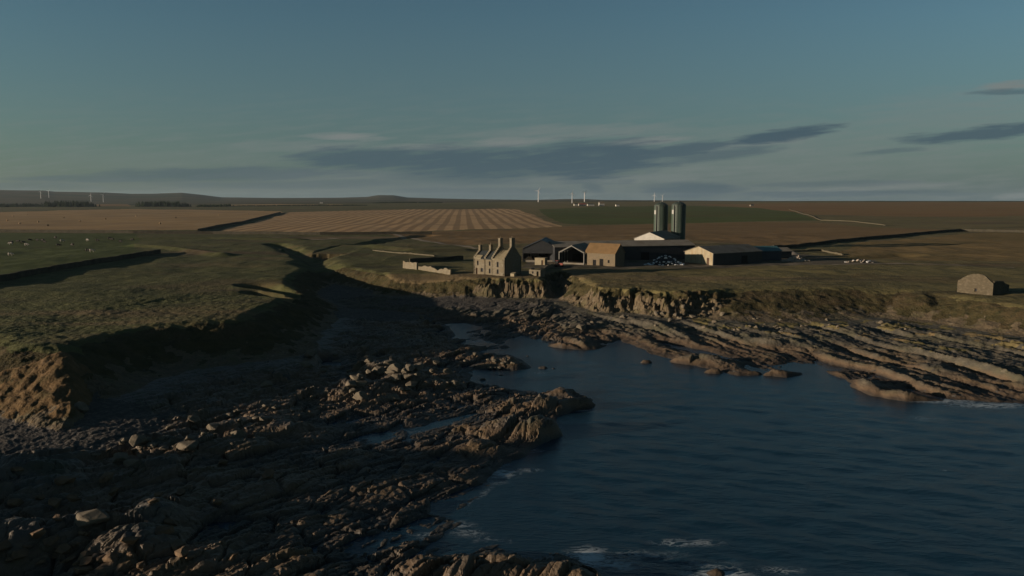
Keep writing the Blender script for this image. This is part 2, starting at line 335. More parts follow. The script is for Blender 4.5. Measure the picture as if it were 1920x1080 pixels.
    c[(t >= 1)] = 1; c[(t >= 1) & (xn+3*fbm(xn/9, yn/9, 2) < 12) & (yn < 215)] = 12
    c[(t >= .8) & (pk > .5)] = 2
    lo = (t >= 1) & (h > 2.3) & (xn > 50) & (fbm(xn/7, yn/7+13, 3) > .12) & (pk < .5); c[lo] = 0
    c[onspur] = np.where(spur[onspur]+1.5*rough[onspur] > 3.2, 13, 3)
    cls[near] = c
    dw = np.full(x.shape, 99.); dw[near] = dW
    return z, cls, dw

def GL(lst): return [G(a, b) for a, b in lst]
FIELDS = [ # (class, polygon)
  (14, GL([(975,503),(1030,505),(1100,505),(1180,504),(1340,503),(1420,498),(1540,497),(1650,495),(1640,488),(1480,474),(1330,462),(1180,462),(1000,466)])),
  (4, GL([(-300,404),(0,399),(110,394),(260,392),(525,396),(532,399),(372,432),(200,432),(0,431),(-300,430)])),
  (5, GL([(392,437),(545,398),(700,394),(940,391),(972,393),(1005,406),(1055,425),(980,429),(880,431),(800,434),(720,437)])),
  (6, GL([(722,438),(800,435),(980,430),(1090,423),(1250,419),(1420,417),(1535,418),(1640,426),(1830,433),(1600,448),(1460,462),(1300,452),(1180,450),(1000,456),(880,459),(830,458),(770,447)])),
  (7, GL([(1020,404),(1010,392),(1120,388),(1300,386),(1420,390),(1490,398),(1535,414),(1420,416),(1250,418),(1090,421),(1060,419)])),
  (8, GL([(1300,383),(1500,380.5),(1700,379.5),(2300,379),(2300,405),(1900,404),(1700,406),(1520,402),(1430,391)])),
  (9, GL([(1610,455),(1840,437),(2100,442),(2100,498),(1850,488),(1700,490),(1560,480)])),
  (10, GL([(-300,438),(0,438),(252,438),(262,452),(245,470),(285,474),(150,498),(0,522),(-300,570)])),
  (4, GL([(430,384),(520,383),(640,384),(650,386),(430,386)])),
  (8, GL([(180,383),(240,383),(245,387),(180,387)])),
]
def classify_far(x, y, cls):
    wx = x+fbm(x/60, y/60, 2)*2; wy = y+fbm(x/60+9, y/60, 2)*3
    for c, poly in FIELDS:
        bb = np.array(poly); k = (x > bb[:, 0].min()) & (x < bb[:, 0].max()) & (y > bb[:, 1].min()) & (y < bb[:, 1].max()) & (cls == 0)
        i = np.where(k)[0]
        if len(i): s = sdf(wx[i], wy[i], poly) > 0; cls[i[s]] = c
    cls[(cls == 0) & (np.hypot(x, y) > 3300)] = 11
    return cls

# polar lattice: fine where things are near
th = np.concatenate([np.arange(-110, -44, .7), np.arange(-44, 44, .078), np.arange(44, 100, .7)])*np.pi/180
rs = list(np.linspace(4, 58, 14)); r = 60.
while r < 12800:
    rs.append(r); r += max(.2, min(r*r/29000.*.85, .42 if r < 300 else .42+(r-300)*.012)) if r < 2000 else r*.0105
rs = np.array(rs); RR, TT = np.meshgrid(rs, th, indexing='ij')
X = (RR*np.sin(TT)).ravel(); Y = (RR*np.cos(TT)).ravel()
nr, nt_ = RR.shape
Z, CL, DW = height(X, Y)
ii, jj = np.meshgrid(np.arange(nr-1), np.arange(nt_-1), indexing='ij')
v00 = (ii*nt_+jj).ravel(); QUAD = np.stack([v00, v00+1, v00+nt_+1, v00+nt_], 1)
fx = X[QUAD].mean(1); fy = Y[QUAD].mean(1)
fcl = classify_far(fx, fy, CL[QUAD[:, 0]].copy())
print('terrain verts', len(X), 'rows', nr, 'cols', nt_)

def mesh_from(name, verts, quads, mat, attrs=None, smooth=True):
    used = np.unique(quads); remap = np.full(len(verts), -1, np.int64); remap[used] = np.arange(len(used))
    q = remap[quads].astype(np.int32); v = verts[used]
    me = bpy.data.meshes.new(name); me.vertices.add(len(v)); me.vertices.foreach_set('co', v.astype(np.float32).ravel())
    me.loops.add(q.size); me.loops.foreach_set('vertex_index', q.ravel())
    me.polygons.add(len(q)); me.polygons.foreach_set('loop_start', np.arange(0, q.size, 4, dtype=np.int32))
    me.polygons.foreach_set('loop_total', np.full(len(q), 4, np.int32))
    me.polygons.foreach_set('use_smooth', np.full(len(q), smooth))
    if attrs:
        for k, a in attrs.items():
            at = me.attributes.new(k, 'FLOAT', 'POINT'); at.data.foreach_set('value', a[used].astype(np.float32))
    me.update(calc_edges=True); me.validate(); me.materials.append(mat)
    o = bpy.data.objects.new(name, me); C.objects.link(o); return o

# ------------------------------------------------------------------ materials
ALB = 0.78
def mat(name, cols, scale=1.0, rough=.9, bump=0., bscale=None, stretch=(1,1,1), detail=6, stops=None, spec=.3, metal=0.0, rotz=0, extra=None, bdist=.1, coord='obj'):
    m = bpy.data.materials.new(name); m.use_nodes = True; nt = m.node_tree; N = nt.nodes; L = nt.links
    b = N['Principled BSDF']; b.inputs['Roughness'].default_value = rough; b.inputs['Specular IOR Level'].default_value = spec; b.inputs['Metallic'].default_value = metal
    tc = N.new('ShaderNodeTexCoord'); mp = N.new('ShaderNodeMapping'); mp.inputs['Scale'].default_value = stretch; mp.inputs['Rotation'].default_value = (0, 0, rotz)
    L.new(tc.outputs['Object'], mp.inputs[0])
    nz = N.new('ShaderNodeTexNoise'); nz.inputs['Scale'].default_value = scale; nz.inputs['Detail'].default_value = detail; nz.inputs['Roughness'].default_value = .62
    L.new(mp.outputs[0], nz.inputs['Vector'])
    rp = N.new('ShaderNodeValToRGB'); e = rp.color_ramp.elements
    st = stops or [ .3+.4*i/max(1, len(cols)-1) for i in range(len(cols))]
    while len(e) < len(cols): e.new(.5)
    for i, c in enumerate(cols): e[i].position = st[i]; e[i].color = (*[k*ALB for k in c], 1)
    L.new(nz.outputs['Fac'], rp.inputs[0]); col = rp.outputs[0]
    if extra: col = extra(nt, col, tc, mp)
    L.new(col, b.inputs['Base Color'])
    if bump:
        n2 = N.new('ShaderNodeTexNoise'); n2.inputs['Scale'].default_value = bscale or scale*3; n2.inputs['Detail'].default_value = 6; L.new(mp.outputs[0], n2.inputs['Vector'])
        bp = N.new('ShaderNodeBump'); bp.inputs['Strength'].default_value = bump; bp.inputs['Distance'].default_value = bdist; L.new(n2.outputs['Fac'], bp.inputs['Height']); L.new(bp.outputs[0], b.inputs['Normal'])
    return m
def layer(nt, col, coord, scale, c2, lo, hi, stretch=(1,1,1), amt=1., rotz=0, kind='noise'):
    """mixes colour c2 over col where a noise of the given scale lies above lo..hi"""
    N = nt.nodes; L = nt.links
    mp = N.new('ShaderNodeMapping'); mp.inputs['Scale'].default_value = stretch; mp.inputs['Rotation'].default_value = (0, 0, rotz); L.new(coord.outputs['Object'], mp.inputs[0])
    if kind == 'noise':
        n = N.new('ShaderNodeTexNoise'); n.inputs['Scale'].default_value = scale; n.inputs['Detail'].default_value = 5; L.new(mp.outputs[0], n.inputs['Vector']); src = n.outputs['Fac']
    elif kind == 'wave':
        n = N.new('ShaderNodeTexWave'); n.inputs['Scale'].default_value = scale; n.inputs['Distortion'].default_value = .35; n.inputs['Detail'].default_value = 0; n.inputs['Detail Scale'].default_value = .15; L.new(mp.outputs[0], n.inputs['Vector']); src = n.outputs['Fac']
    else:
        n = N.new('ShaderNodeTexVoronoi'); n.inputs['Scale'].default_value = scale; L.new(mp.outputs[0], n.inputs['Vector']); sp = N.new('ShaderNodeSeparateColor'); L.new(n.outputs['Color'], sp.inputs[0]); src = sp.outputs[0]
    mr = N.new('ShaderNodeMapRange'); mr.inputs[1].default_value = lo; mr.inputs[2].default_value = hi; mr.inputs[4].default_value = amt; mr.interpolation_type = 'SMOOTHSTEP'; L.new(src, mr.inputs[0])
    mx = N.new('ShaderNodeMix'); mx.data_type = 'RGBA'; L.new(mr.outputs[0], mx.inputs['Factor']); L.new(col, mx.inputs['A']); mx.inputs['B'].default_value = (*[k*ALB for k in c2], 1)
    return mx.outputs['Result']
def by_height(nt, col, c2, z0, z1, amt=1.):
    N = nt.nodes; L = nt.links
    g = N.new('ShaderNodeNewGeometry'); s = N.new('ShaderNodeSeparateXYZ'); L.new(g.outputs['Position'], s.inputs[0])
    n = N.new('ShaderNodeTexNoise'); n.inputs['Scale'].default_value = .35; n.inputs['Detail'].default_value = 4; L.new(g.outputs['Position'], n.inputs['Vector'])
    ad = N.new('ShaderNodeMath'); ad.operation = 'MULTIPLY_ADD'; L.new(n.outputs['Fac'], ad.inputs[0]); ad.inputs[1].default_value = 1.6; L.new(s.outputs[2], ad.inputs[2])
    mr = N.new('ShaderNodeMapRange'); mr.inputs[1].default_value = z0+.8; mr.inputs[2].default_value = z1+.8; mr.inputs[3].default_value = amt; mr.inputs[4].default_value = 0; L.new(ad.outputs[0], mr.inputs[0])
    mx = N.new('ShaderNodeMix'); mx.data_type = 'RGBA'; L.new(mr.outputs[0], mx.inputs['Factor']); L.new(col, mx.inputs['A']); mx.inputs['B'].default_value = (*[k*ALB for k in c2], 1)
    return mx.outputs['Result']

def ex_grass(nt, col, tc, mp):
    N = nt.nodes; sp = N.new('ShaderNodeSeparateXYZ'); nt.links.new(tc.outputs['Object'], sp.inputs[0])
    mr = N.new('ShaderNodeMapRange'); mr.inputs[1].default_value = -75; mr.inputs[2].default_value = 25; mr.inputs[4].default_value = .5; nt.links.new(sp.outputs[0], mr.inputs[0])
    mx = N.new('ShaderNodeMix'); mx.data_type = 'RGBA'; nt.links.new(mr.outputs[0], mx.inputs['Factor']); nt.links.new(col, mx.inputs['A']); mx.inputs['B'].default_value = (.18, .14, .064, 1)  # the turf is drier and browner to the east
    col = mx.outputs['Result']
    c = layer(nt, col, tc, .035, (.115, .090, .046), .5, .68, stretch=(.5, 1.6, 1), amt=.8)
    c = layer(nt, c, tc, .11, (.05, .048, .026), .54, .7, stretch=(.45, 1.5, 1), amt=.7)
    c = layer(nt, c, tc, .9, (.135, .12, .06), .55, .8, amt=.55)
    c = layer(nt, c, tc, .022, (.19, .135, .075), .55, .66, stretch=(.28, 1.7, 1), amt=.75, rotz=.15)
    c = layer(nt, c, tc, .05, (.038, .036, .022), .57, .68, stretch=(.3, 1.5, 1), amt=.65, rotz=-.2)
    return layer(nt, c, tc, .012, (.10, .062, .042), .58, .68, stretch=(.4, 1.5, 1), amt=.6)
def ex_rock(nt, col, tc, mp):
    c = layer(nt, col, tc, .16, (.080, .074, .044), .48, .62, amt=.75)            # green-grey lichen
    c = layer(nt, c, tc, .9, (.17, .15, .11), .6, .74, amt=.6, stretch=(1, .6, 1), rotz=.5)
    c = layer(nt, c, tc, 3.0, (.05, .045, .04), .56, .7, amt=.6)
    c = by_height(nt, c, (.14, .084, .044), .4, 1.7, .7)                        # weed-stained band
    return by_height(nt, c, (.035, .028, .022), .15, .75, .9)                       # wet foot of the rocks
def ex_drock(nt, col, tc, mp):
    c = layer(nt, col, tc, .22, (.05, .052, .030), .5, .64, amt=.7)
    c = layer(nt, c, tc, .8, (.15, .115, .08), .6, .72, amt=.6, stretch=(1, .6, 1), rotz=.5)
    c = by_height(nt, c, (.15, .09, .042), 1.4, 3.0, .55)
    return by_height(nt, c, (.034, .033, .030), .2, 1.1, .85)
def ex_cliff(nt, col, tc, mp):
    c = layer(nt, col, tc, .22, (.10, .085, .04), .5, .6, amt=.7)
    c = layer(nt, c, tc, .5, (.20, .17, .12), .6, .72, stretch=(1.4, 1.4, .4), amt=.7)
    return layer(nt, c, tc, 1.8, (.06, .05, .035), .56, .7, stretch=(1, 1, .5), amt=.7)
M = {}
M['grass'] = mat('grass_ground', [(.060,.068,.025), (.090,.093,.036), (.127,.121,.053)], .28, 1, .9, 1.6, extra=ex_grass, spec=.1, bdist=.25)
M['rock'] = mat('shore_rock', [(.045,.042,.034), (.078,.070,.052), (.125,.108,.078)], .45, .8, .8, 2.4, extra=ex_rock, stretch=(1,1,1.6), bdist=.2)
M['drock'] = mat('shade_toned_weedy_rock', [(.060,.057,.052), (.090,.080,.066), (.14,.115,.085)], .5, .55, .8, 2.4, extra=ex_drock, stretch=(1,1,1.6), bdist=.2)  # wet weedy rock whose tone also carries the headland shade in its colour
M['bank'] = mat('rough_grass_bank', [(.040,.038,.018), (.066,.056,.026), (.095,.072,.036)], .4, 1, 1., 2.0, extra=lambda nt,c,tc,mp: layer(nt, layer(nt, layer(nt, c, tc, .12, (.085,.062,.034), .5, .64, amt=.7), tc, .45, (.032,.034,.018), .54, .68, amt=.6), tc, 1.1, (.13,.11,.075), .64, .74, amt=.7), spec=.1, bdist=.3)
M['earth'] = mat('brown_turf_bank', [(.075,.060,.028), (.125,.082,.040), (.17,.11,.055)], .35, 1, .9, 1.8, extra=lambda nt,c,tc,mp: layer(nt, c, tc, .6, (.22,.15,.09), .58, .72, amt=.6, stretch=(1,1,.5)), spec=.1, bdist=.3)
M['yard'] = mat('muddy_yard', [(.085,.070,.048), (.12,.10,.072), (.15,.13,.10)], .15, 1, .6, 1.2, extra=lambda nt,c,tc,mp: layer(nt, c, tc, .12, (.07,.066,.034), .48, .62, amt=.8), spec=.1, bdist=.15)
M['peb'] = mat('pebbles', [(.05,.045,.040), (.10,.09,.078), (.18,.165,.14)], 1.6, .9, 1., 2.2, spec=.2, bdist=.25, extra=lambda nt,c,tc,mp: layer(nt, c, tc, 1.4, (.05,.045,.04), .0, .55, kind='vor', amt=.6))
M['cliff'] = mat('cliff_rock', [(.07,.058,.034), (.115,.085,.05), (.155,.12,.07)], .5, .9, .9, 1.8, extra=ex_cliff, bdist=.3)
def ex_stub(sc, rz, amt):
    def f(nt, c, tc, mp):
        c = layer(nt, c, tc, sc, (.17,.115,.068), .35, .75, kind='wave', rotz=rz, amt=amt)
        c = layer(nt, c, tc, .05, (.44,.32,.19), .5, .75, stretch=(1,.12,1), rotz=rz, amt=.4)
        return layer(nt, c, tc, .012, (.25,.175,.105), .45, .65, amt=.5)
    return f
M['stubA'] = mat('stubble_plain', [(.34,.225,.11), (.43,.295,.15)], .03, 1, .3, .5, extra=ex_stub(.018, R(35), .35), spec=.05)
M['stubB'] = mat('stubble_striped', [(.43,.28,.145), (.53,.36,.20)], .03, 1, .3, .5, extra=ex_stub(.023, R(-3.7), .6), spec=.05)
M['plough'] = mat('ploughed_soil', [(.165,.108,.055), (.215,.142,.070), (.255,.172,.088)], .02, 1, .4, .8, stretch=(.5,1.5,1), spec=.05, extra=lambda nt,c,tc,mp: layer(nt, c, tc, .06, (.13,.095,.045), .5, .7, amt=.6, stretch=(.4,1.4,1)))
M['green'] = mat('green_field', [(.07,.09,.028), (.10,.118,.042)], .02, 1, .3, .5, spec=.05, extra=lambda nt,c,tc,mp: layer(nt, c, tc, .008, (.10,.085,.035), .5, .65, amt=.8, stretch=(.3,1.5,1)))
M['moor'] = mat('moorland', [(.16,.10,.048), (.23,.143,.068), (.17,.137,.06)], .006, 1, .3, .4, stretch=(.4,1.5,1), spec=.05)
M['rough'] = mat('rough_pasture', [(.16,.125,.055), (.215,.152,.07), (.24,.17,.08)], .02, 1, .6, .9, stretch=(.5,1.4,1), spec=.05, bdist=.3)
M['past'] = mat('short_pasture', [(.066,.086,.030), (.094,.110,.042)], .05, 1, .4, 1.2, spec=.05, extra=lambda nt,c,tc,mp: layer(nt, c, tc, .05, (.06,.052,.03), .58, .7, stretch=(.35,1.6,1), amt=.6))
M['hills'] = mat('far_land', [(.045,.055,.035), (.10,.08,.05), (.06,.062,.035)], .0016, 1, 0, stretch=(.5,1.3,1), spec=.02, stops=[.4,.52,.6])
VV = np.stack([X, Y, Z], 1)
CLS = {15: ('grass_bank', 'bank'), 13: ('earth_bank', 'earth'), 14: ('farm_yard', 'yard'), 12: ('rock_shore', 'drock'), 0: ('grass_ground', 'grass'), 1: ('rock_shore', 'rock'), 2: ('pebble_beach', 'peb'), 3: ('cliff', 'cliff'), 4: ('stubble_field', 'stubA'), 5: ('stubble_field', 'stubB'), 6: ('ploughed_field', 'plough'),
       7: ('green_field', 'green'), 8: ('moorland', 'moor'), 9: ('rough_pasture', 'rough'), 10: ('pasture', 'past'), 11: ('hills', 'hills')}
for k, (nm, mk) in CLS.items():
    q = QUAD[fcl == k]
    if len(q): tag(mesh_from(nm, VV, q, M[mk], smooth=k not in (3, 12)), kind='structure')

# height lookup on the real surface
def gz(x, y):
    r = math.hypot(x, y); t = math.atan2(x, y)
    i = int(np.clip(np.searchsorted(rs, r)-1, 0, nr-2)); j = int(np.clip(np.searchsorted(th, t)-1, 0, nt_-2))
    a = (r-rs[i])/(rs[i+1]-rs[i]); b = (t-th[j])/(th[j+1]-th[j]); Zg = Z.reshape(nr, nt_)
    return float((Zg[i, j]*(1-b)+Zg[i, j+1]*b)*(1-a)+(Zg[i+1, j]*(1-b)+Zg[i+1, j+1]*b)*a)

# ------------------------------------------------------------------ sea
def build_sea():
    r2 = [12.]; r = 12.
    while r < 900:
        r2.append(r); r += max(.22, min(r*r/29000.*1.1, 1.2)) if r < 320 else 12
    r2 = np.array(sorted(set(r2))); t2 = np.concatenate([np.arange(-50, -44, .6), np.arange(-44, 44, .13), np.arange(44, 100, .6)])*np.pi/180
    A, B = np.meshgrid(r2, t2, indexing='ij'); x = (A*np.sin(B)).ravel(); y = (A*np.cos(B)).ravel()
    _, _, dW = near_fields(x, y)
    zt, _, _ = height(x.copy(), y.copy())
    calm = sstep(0, 12, -dW)*(.3+.7*sstep(185, 110, y))
    wv = np.zeros_like(x); rn = random.Random(4)
    for k in range(26):
        lam = 1.6*(1.17**k) if k < 14 else 2.0+rn.random()*6; an = R(10)+rn.gauss(0, .42); kx, ky = math.sin(an)*2*math.pi/lam, math.cos(an)*2*math.pi/lam
        wv += (.0085 if lam < 5 else .0055)*lam**.55*np.sin(kx*x+ky*y+rn.random()*6.28+.6*fbm(x/30+k, y/30, 2))
    z = wv*calm*1.0
    foam = np.zeros_like(x)
    for px, py, rx, ry, s in ((945,888,2.4,2.2,.8),(985,882,3,1.2,.5),(930,905,2.5,1.5,.4),(1105,1045,2.6,2.6,1.0),(1150,1058,4,1.8,.7),(1215,1040,5,1.4,.55),(1290,1018,5,1.2,.6),(1330,1060,5,1.5,.45),(1470,1068,4,1.2,.5),(860,985,2.6,1,.6),(880,1000,3,1.6,.5),(800,1005,2.4,1.2,.5),
                              (1090,770,3.5,1.6,.5),(1770,752,9,2,.75),(1860,760,9,2.4,.75),(1720,748,5,1.4,.5),(1740,785,6,3,.35),(1590,708,2.6,1.2,.6),(1400,704,3,1.2,.4),(1040,800,2.,4,.4),(1000,845,3,1.6,.4),(1345,1078,4,1.6,.8),(905,640,6,4,.5),(1110,655,5,1.2,.35),(1770,882,.5,.5,.5),(1010,700,4,2,.35)):
        cx, cy = P(px, py, 0); foam = np.maximum(foam, s*np.exp(-((x-cx)/rx)**2-((y-cy)/ry)**2))
    foam = np.maximum(foam, .42*np.exp(-np.abs(dW)/1.1)*sstep(165, 120, y)*sstep(-.1, .5, fbm(x/6, y/6, 2)+.25))
    i2, j2 = np.meshgrid(np.arange(len(r2)-1), np.arange(len(t2)-1), indexing='ij'); a0 = (i2*len(t2)+j2).ravel()
    q = np.stack([a0, a0+1, a0+len(t2)+1, a0+len(t2)], 1)
    q = q[(zt[q].min(1) < .6)]
    m = bpy.data.materials.new('sea_water'); m.use_nodes = True; N = m.node_tree.nodes; L = m.node_tree.links; b = N['Principled BSDF']
    at = N.new('ShaderNodeAttribute'); at.attribute_name = 'foam'; tc = N.new('ShaderNodeTexCoord')
    mp = N.new('ShaderNodeMapping'); mp.inputs['Scale'].default_value = (.45, 1.2, 1); mp.inputs['Rotation'].default_value = (0, 0, R(10)); L.new(tc.outputs['Object'], mp.inputs[0])
    n = N.new('ShaderNodeTexNoise'); n.inputs['Scale'].default_value = .9; n.inputs['Detail'].default_value = 7; n.inputs['Roughness'].default_value = .65; n.inputs['Distortion'].default_value = 1.2; L.new(mp.outputs[0], n.inputs['Vector'])
    # lacy foam: thin ridges of the noise
    r1 = N.new('ShaderNodeMath'); r1.operation = 'SUBTRACT'; L.new(n.outputs['Fac'], r1.inputs[0]); r1.inputs[1].default_value = .5
    r2_ = N.new('ShaderNodeMath'); r2_.operation = 'ABSOLUTE'; L.new(r1.outputs[0], r2_.inputs[0])
    r3 = N.new('ShaderNodeMath'); r3.operation = 'MULTIPLY_ADD'; L.new(r2_.outputs[0], r3.inputs[0]); r3.inputs[1].default_value = -5.; L.new(at.outputs['Fac'], r3.inputs[2])
    mr = N.new('ShaderNodeMapRange'); mr.inputs[1].default_value = .16; mr.inputs[2].default_value = .85; L.new(r3.outputs[0], mr.inputs[0])
    mx = N.new('ShaderNodeMix'); mx.data_type = 'RGBA'; L.new(mr.outputs[0], mx.inputs['Factor']); mx.inputs['A'].default_value = (.006, .024, .042, 1); mx.inputs['B'].default_value = (.46, .52, .55, 1)
    L.new(mx.outputs['Result'], b.inputs['Base Color'])
    ro = N.new('ShaderNodeMapRange'); ro.inputs[3].default_value = .16; ro.inputs[4].default_value = .8; L.new(mr.outputs[0], ro.inputs[0]); L.new(ro.outputs[0], b.inputs['Roughness'])
    b.inputs['IOR'].default_value = 1.33
    n2 = N.new('ShaderNodeTexNoise'); n2.inputs['Scale'].default_value = 1.5; n2.inputs['Detail'].default_value = 5; n2.inputs['Roughness'].default_value = .6; L.new(mp.outputs[0], n2.inputs['Vector'])
    bp = N.new('ShaderNodeBump'); bp.inputs['Strength'].default_value = .65; bp.inputs['Distance'].default_value = .22; L.new(n2.outputs['Fac'], bp.inputs['Height']); L.new(bp.outputs[0], b.inputs['Normal'])
    tag(mesh_from('sea', np.stack([x, y, z], 1), q, m, {'foam': foam}), kind='structure')
build_sea()

# ------------------------------------------------------------------ object materials
def stone_extra(nt, c, tc, mp):
    c = layer(nt, c, tc, 1.6, (.14,.12,.085), .0, .6, kind='vor', amt=.6, stretch=(1,1,2.2))
    return layer(nt, c, tc, .5, (.17,.135,.08), .5, .68, amt=.5)
M['stone'] = mat('pale_rubble_stone', [(.17,.15,.11), (.24,.21,.155)], .9, .95, .5, 3, extra=stone_extra, spec=.1)
M['orange_stone'] = mat('red_tinged_stone', [(.15,.12,.08), (.22,.17,.115)], .8, .95, .5, 3, extra=stone_extra, spec=.1)
M['wallstone'] = mat('dry_stone', [(.14,.12,.09), (.26,.22,.16)], .9, .95, .8, 2.5, extra=stone_extra, spec=.1)
M['darkwall'] = mat('shade_dark_dry_stone', [(.035,.033,.025), (.075,.068,.05)], .3, .95, .6, 2, spec=.1)  # walls' shaded sides put into the stone colour; the spoil heap shares it
M['hutstone'] = mat('dark_hut_stone', [(.085,.072,.05), (.15,.125,.088)], 1.0, .95, .8, 3, extra=lambda nt,c,tc,mp: layer(nt, c, tc, 1.6, (.07,.06,.04), .0, .6, kind='vor', amt=.6, stretch=(1,1,2)), spec=.1)
M['dullwall'] = mat('weathered_dry_stone', [(.08,.07,.048), (.13,.115,.08)], .9, .95, .8, 2.5, spec=.1)
M['slate'] = mat('dark_slate', [(.016,.022,.025), (.034,.040,.040)], 1.2, .7, .3, 4, spec=.3)
M['slab'] = mat('lichen_stone_slabs', [(.20,.17,.11), (.28,.24,.16)], 1.2, .9, .4, 4, spec=.1)
M['ochre'] = mat('ochre_lichen_roof', [(.15,.098,.048), (.22,.14,.07)], .6, .9, .4, 3, spec=.1)
M['cream'] = mat('stained_cream_render', [(.26,.225,.15), (.37,.32,.225)], .6, .9, .2, 2, spec=.1, extra=lambda nt,c,tc,mp: layer(nt, c, tc, .6, (.27,.19,.10), .52, .7, stretch=(1.6,1.6,.25), amt=.7))
M['white'] = mat('white_painted_sheet', [(.40,.385,.34), (.50,.48,.43)], .5, .8, 0, spec=.2)
M['asb'] = mat('grey_cement_sheet', [(.19,.17,.14), (.26,.235,.195)], .3, .9, .2, 2, spec=.15, extra=lambda nt,c,tc,mp: layer(nt, c, tc, .25, (.16,.135,.09), .5, .65, amt=.6))
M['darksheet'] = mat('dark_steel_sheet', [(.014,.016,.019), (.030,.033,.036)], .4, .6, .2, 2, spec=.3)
M['pale_metal'] = mat('pale_galvanised', [(.30,.30,.28), (.42,.41,.38)], 1, .6, 0, spec=.4)
M['teal'] = mat('teal_sheet', [(.05,.13,.14), (.07,.17,.18)], .5, .6, 0)
M['navy'] = mat('navy_sheet', [(.02,.03,.045), (.035,.045,.06)], .5, .6, 0)
M['red'] = mat('faded_red_paint', [(.22,.05,.035), (.30,.09,.06)], 1, .6, 0)
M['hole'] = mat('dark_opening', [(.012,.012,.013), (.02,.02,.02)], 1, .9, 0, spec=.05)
M['glass'] = mat('dark_inside_pane', [(.010,.012,.014), (.016,.018,.020)], 1, .6, 0, spec=.15)  # opaque near-black, standing for the darkness behind the glass
M['wood'] = mat('old_brown_wood', [(.06,.035,.02), (.10,.06,.035)], 1, .9, 0)
M['framemetal'] = mat('weathered_frame_steel', [(.19,.19,.175), (.26,.255,.235)], 1, .8, 0, spec=.2)
M['dullmetal'] = mat('dull_weathered_metal', [(.09,.10,.09), (.13,.14,.12)], 1, .8, 0, spec=.2)
M['silo'] = mat('green_enamel_steel', [(.040,.062,.050), (.06,.085,.066)], .25, .5, 0, spec=.25, stretch=(1,1,.3), extra=lambda nt,c,tc,mp: layer(nt, c, tc, .35, (.09,.10,.08), .5, .7, stretch=(2.5,2.5,.18), amt=.5))
M['silo_dark'] = mat('dark_enamel_seam', [(.03,.045,.04), (.05,.065,.055)], .5, .5, 0)
M['turb'] = mat('white_turbine_paint', [(.5,.5,.5), (.55,.55,.55)], 1, .4, 0)
M['bale'] = mat('straw_bale', [(.22,.15,.08), (.33,.23,.13)], 1.5, 1, .3, 4)
M['wrap'] = mat('pale_plastic_wrap', [(.72,.72,.72), (.8,.8,.78)], 1.2, .45, 0, spec=.4)
M['rubble'] = mat('pale_rubble', [(.20,.17,.14), (.40,.34,.28)], 1.4, .9, .4, 4)
M['blackwrap'] = mat('black_plastic_sheet', [(.015,.016,.018), (.035,.036,.038)], 1.2, .4, .3, 3)
M['cow_dark'] = mat('dark_cow_hide', [(.02,.017,.014), (.04,.032,.026)], 2, .8, 0)
M['cow_pale'] = mat('cream_cow_hide', [(.34,.31,.26), (.42,.38,.33)], 2, .8, 0)
M['boulder_dark'] = mat('brown_boulder_rock', [(.07,.05,.032), (.14,.09,.05), (.19,.125,.07)], .7, .9, .6, 4)  # browner, darker copy for the shaded lower left, shade put into its colour
M['boulder'] = mat('boulder_rock', [(.08,.068,.05), (.15,.125,.09), (.22,.18,.13)], .7, .9, .6, 4, extra=lambda nt,c,tc,mp: layer(nt, c, tc, 1.1, (.10,.09,.06), .5, .65, amt=.6))
M['tree'] = mat('conifer_foliage', [(.018,.028,.016), (.04,.05,.026)], .2, 1, 0, spec=.05)
M['bark'] = mat('dark_bark', [(.04,.03,.02), (.06,.05,.035)], 1, 1, 0)
M['path'] = mat('worn_pale_track', [(.19,.15,.10), (.27,.22,.15)], .3, 1, .3, 2)

# ------------------------------------------------------------------ building kit (local frame: x along the front, y into the building, front faces -y)
def wall(mb, L, H, openings, y=0.0, th=.7, x0=0.0, top=None):
    """a wall slab with real openings (x0,x1,z0,z1) and reveals"""
    xs = sorted({x0, x0+L}|{a for o in openings for a in (o[0], o[1])}); zs = sorted({0., H}|{a for o in openings for a in (o[2], o[3])})
    op = lambda i, k: (i < 0 or k < 0 or i >= len(xs)-1 or k >= len(zs)-1) or any(o[0] <= (xs[i]+xs[i+1])/2 <= o[1] and o[2] <= (zs[k]+zs[k+1])/2 <= o[3] for o in openings)
    for i in range(len(xs)-1):
        for k in range(len(zs)-1):
            if op(i, k): continue
            a, b, c, d = xs[i], xs[i+1], zs[k], zs[k+1]
            mb.quad((a,y,c),(b,y,c),(b,y,d),(a,y,d)); mb.quad((a,y+th,d),(b,y+th,d),(b,y+th,c),(a,y+th,c))
            if op(i-1, k): mb.quad((a,y,c),(a,y,d),(a,y+th,d),(a,y+th,c))
            if op(i+1, k): mb.quad((b,y,d),(b,y,c),(b,y+th,c),(b,y+th,d))
            if op(i, k-1): mb.quad((a,y,c),(a,y+th,c),(b,y+th,c),(b,y,c))
            if op(i, k+1): mb.quad((a,y,d),(b,y,d),(b,y+th,d),(a,y+th,d))
    return mb
def window(parent, x0, x1, z0, z1, y=.25, name='window'):
    f = MB(); t = .08
    f.box(x0, x1, y, y+.08, z0, z0+t).box(x0, x1, y, y+.08, z1-t, z1).box(x0, x0+t, y+.001, y+.079, z0+t, z1-t).box(x1-t, x1, y+.001, y+.079, z0+t, z1-t)
    w = f.build(name, M['wood'], parent)
    MB().box(x0+t, x1-t, y+.03, y+.05, z0+t, z1-t).build('pane', M['glass'], w)
def door(parent, x0, x1, z0, z1, y=.3, m='wood'):
    d = MB().box(x0, x1, y, y+.08, z0, z1).build('door', M[m], parent)
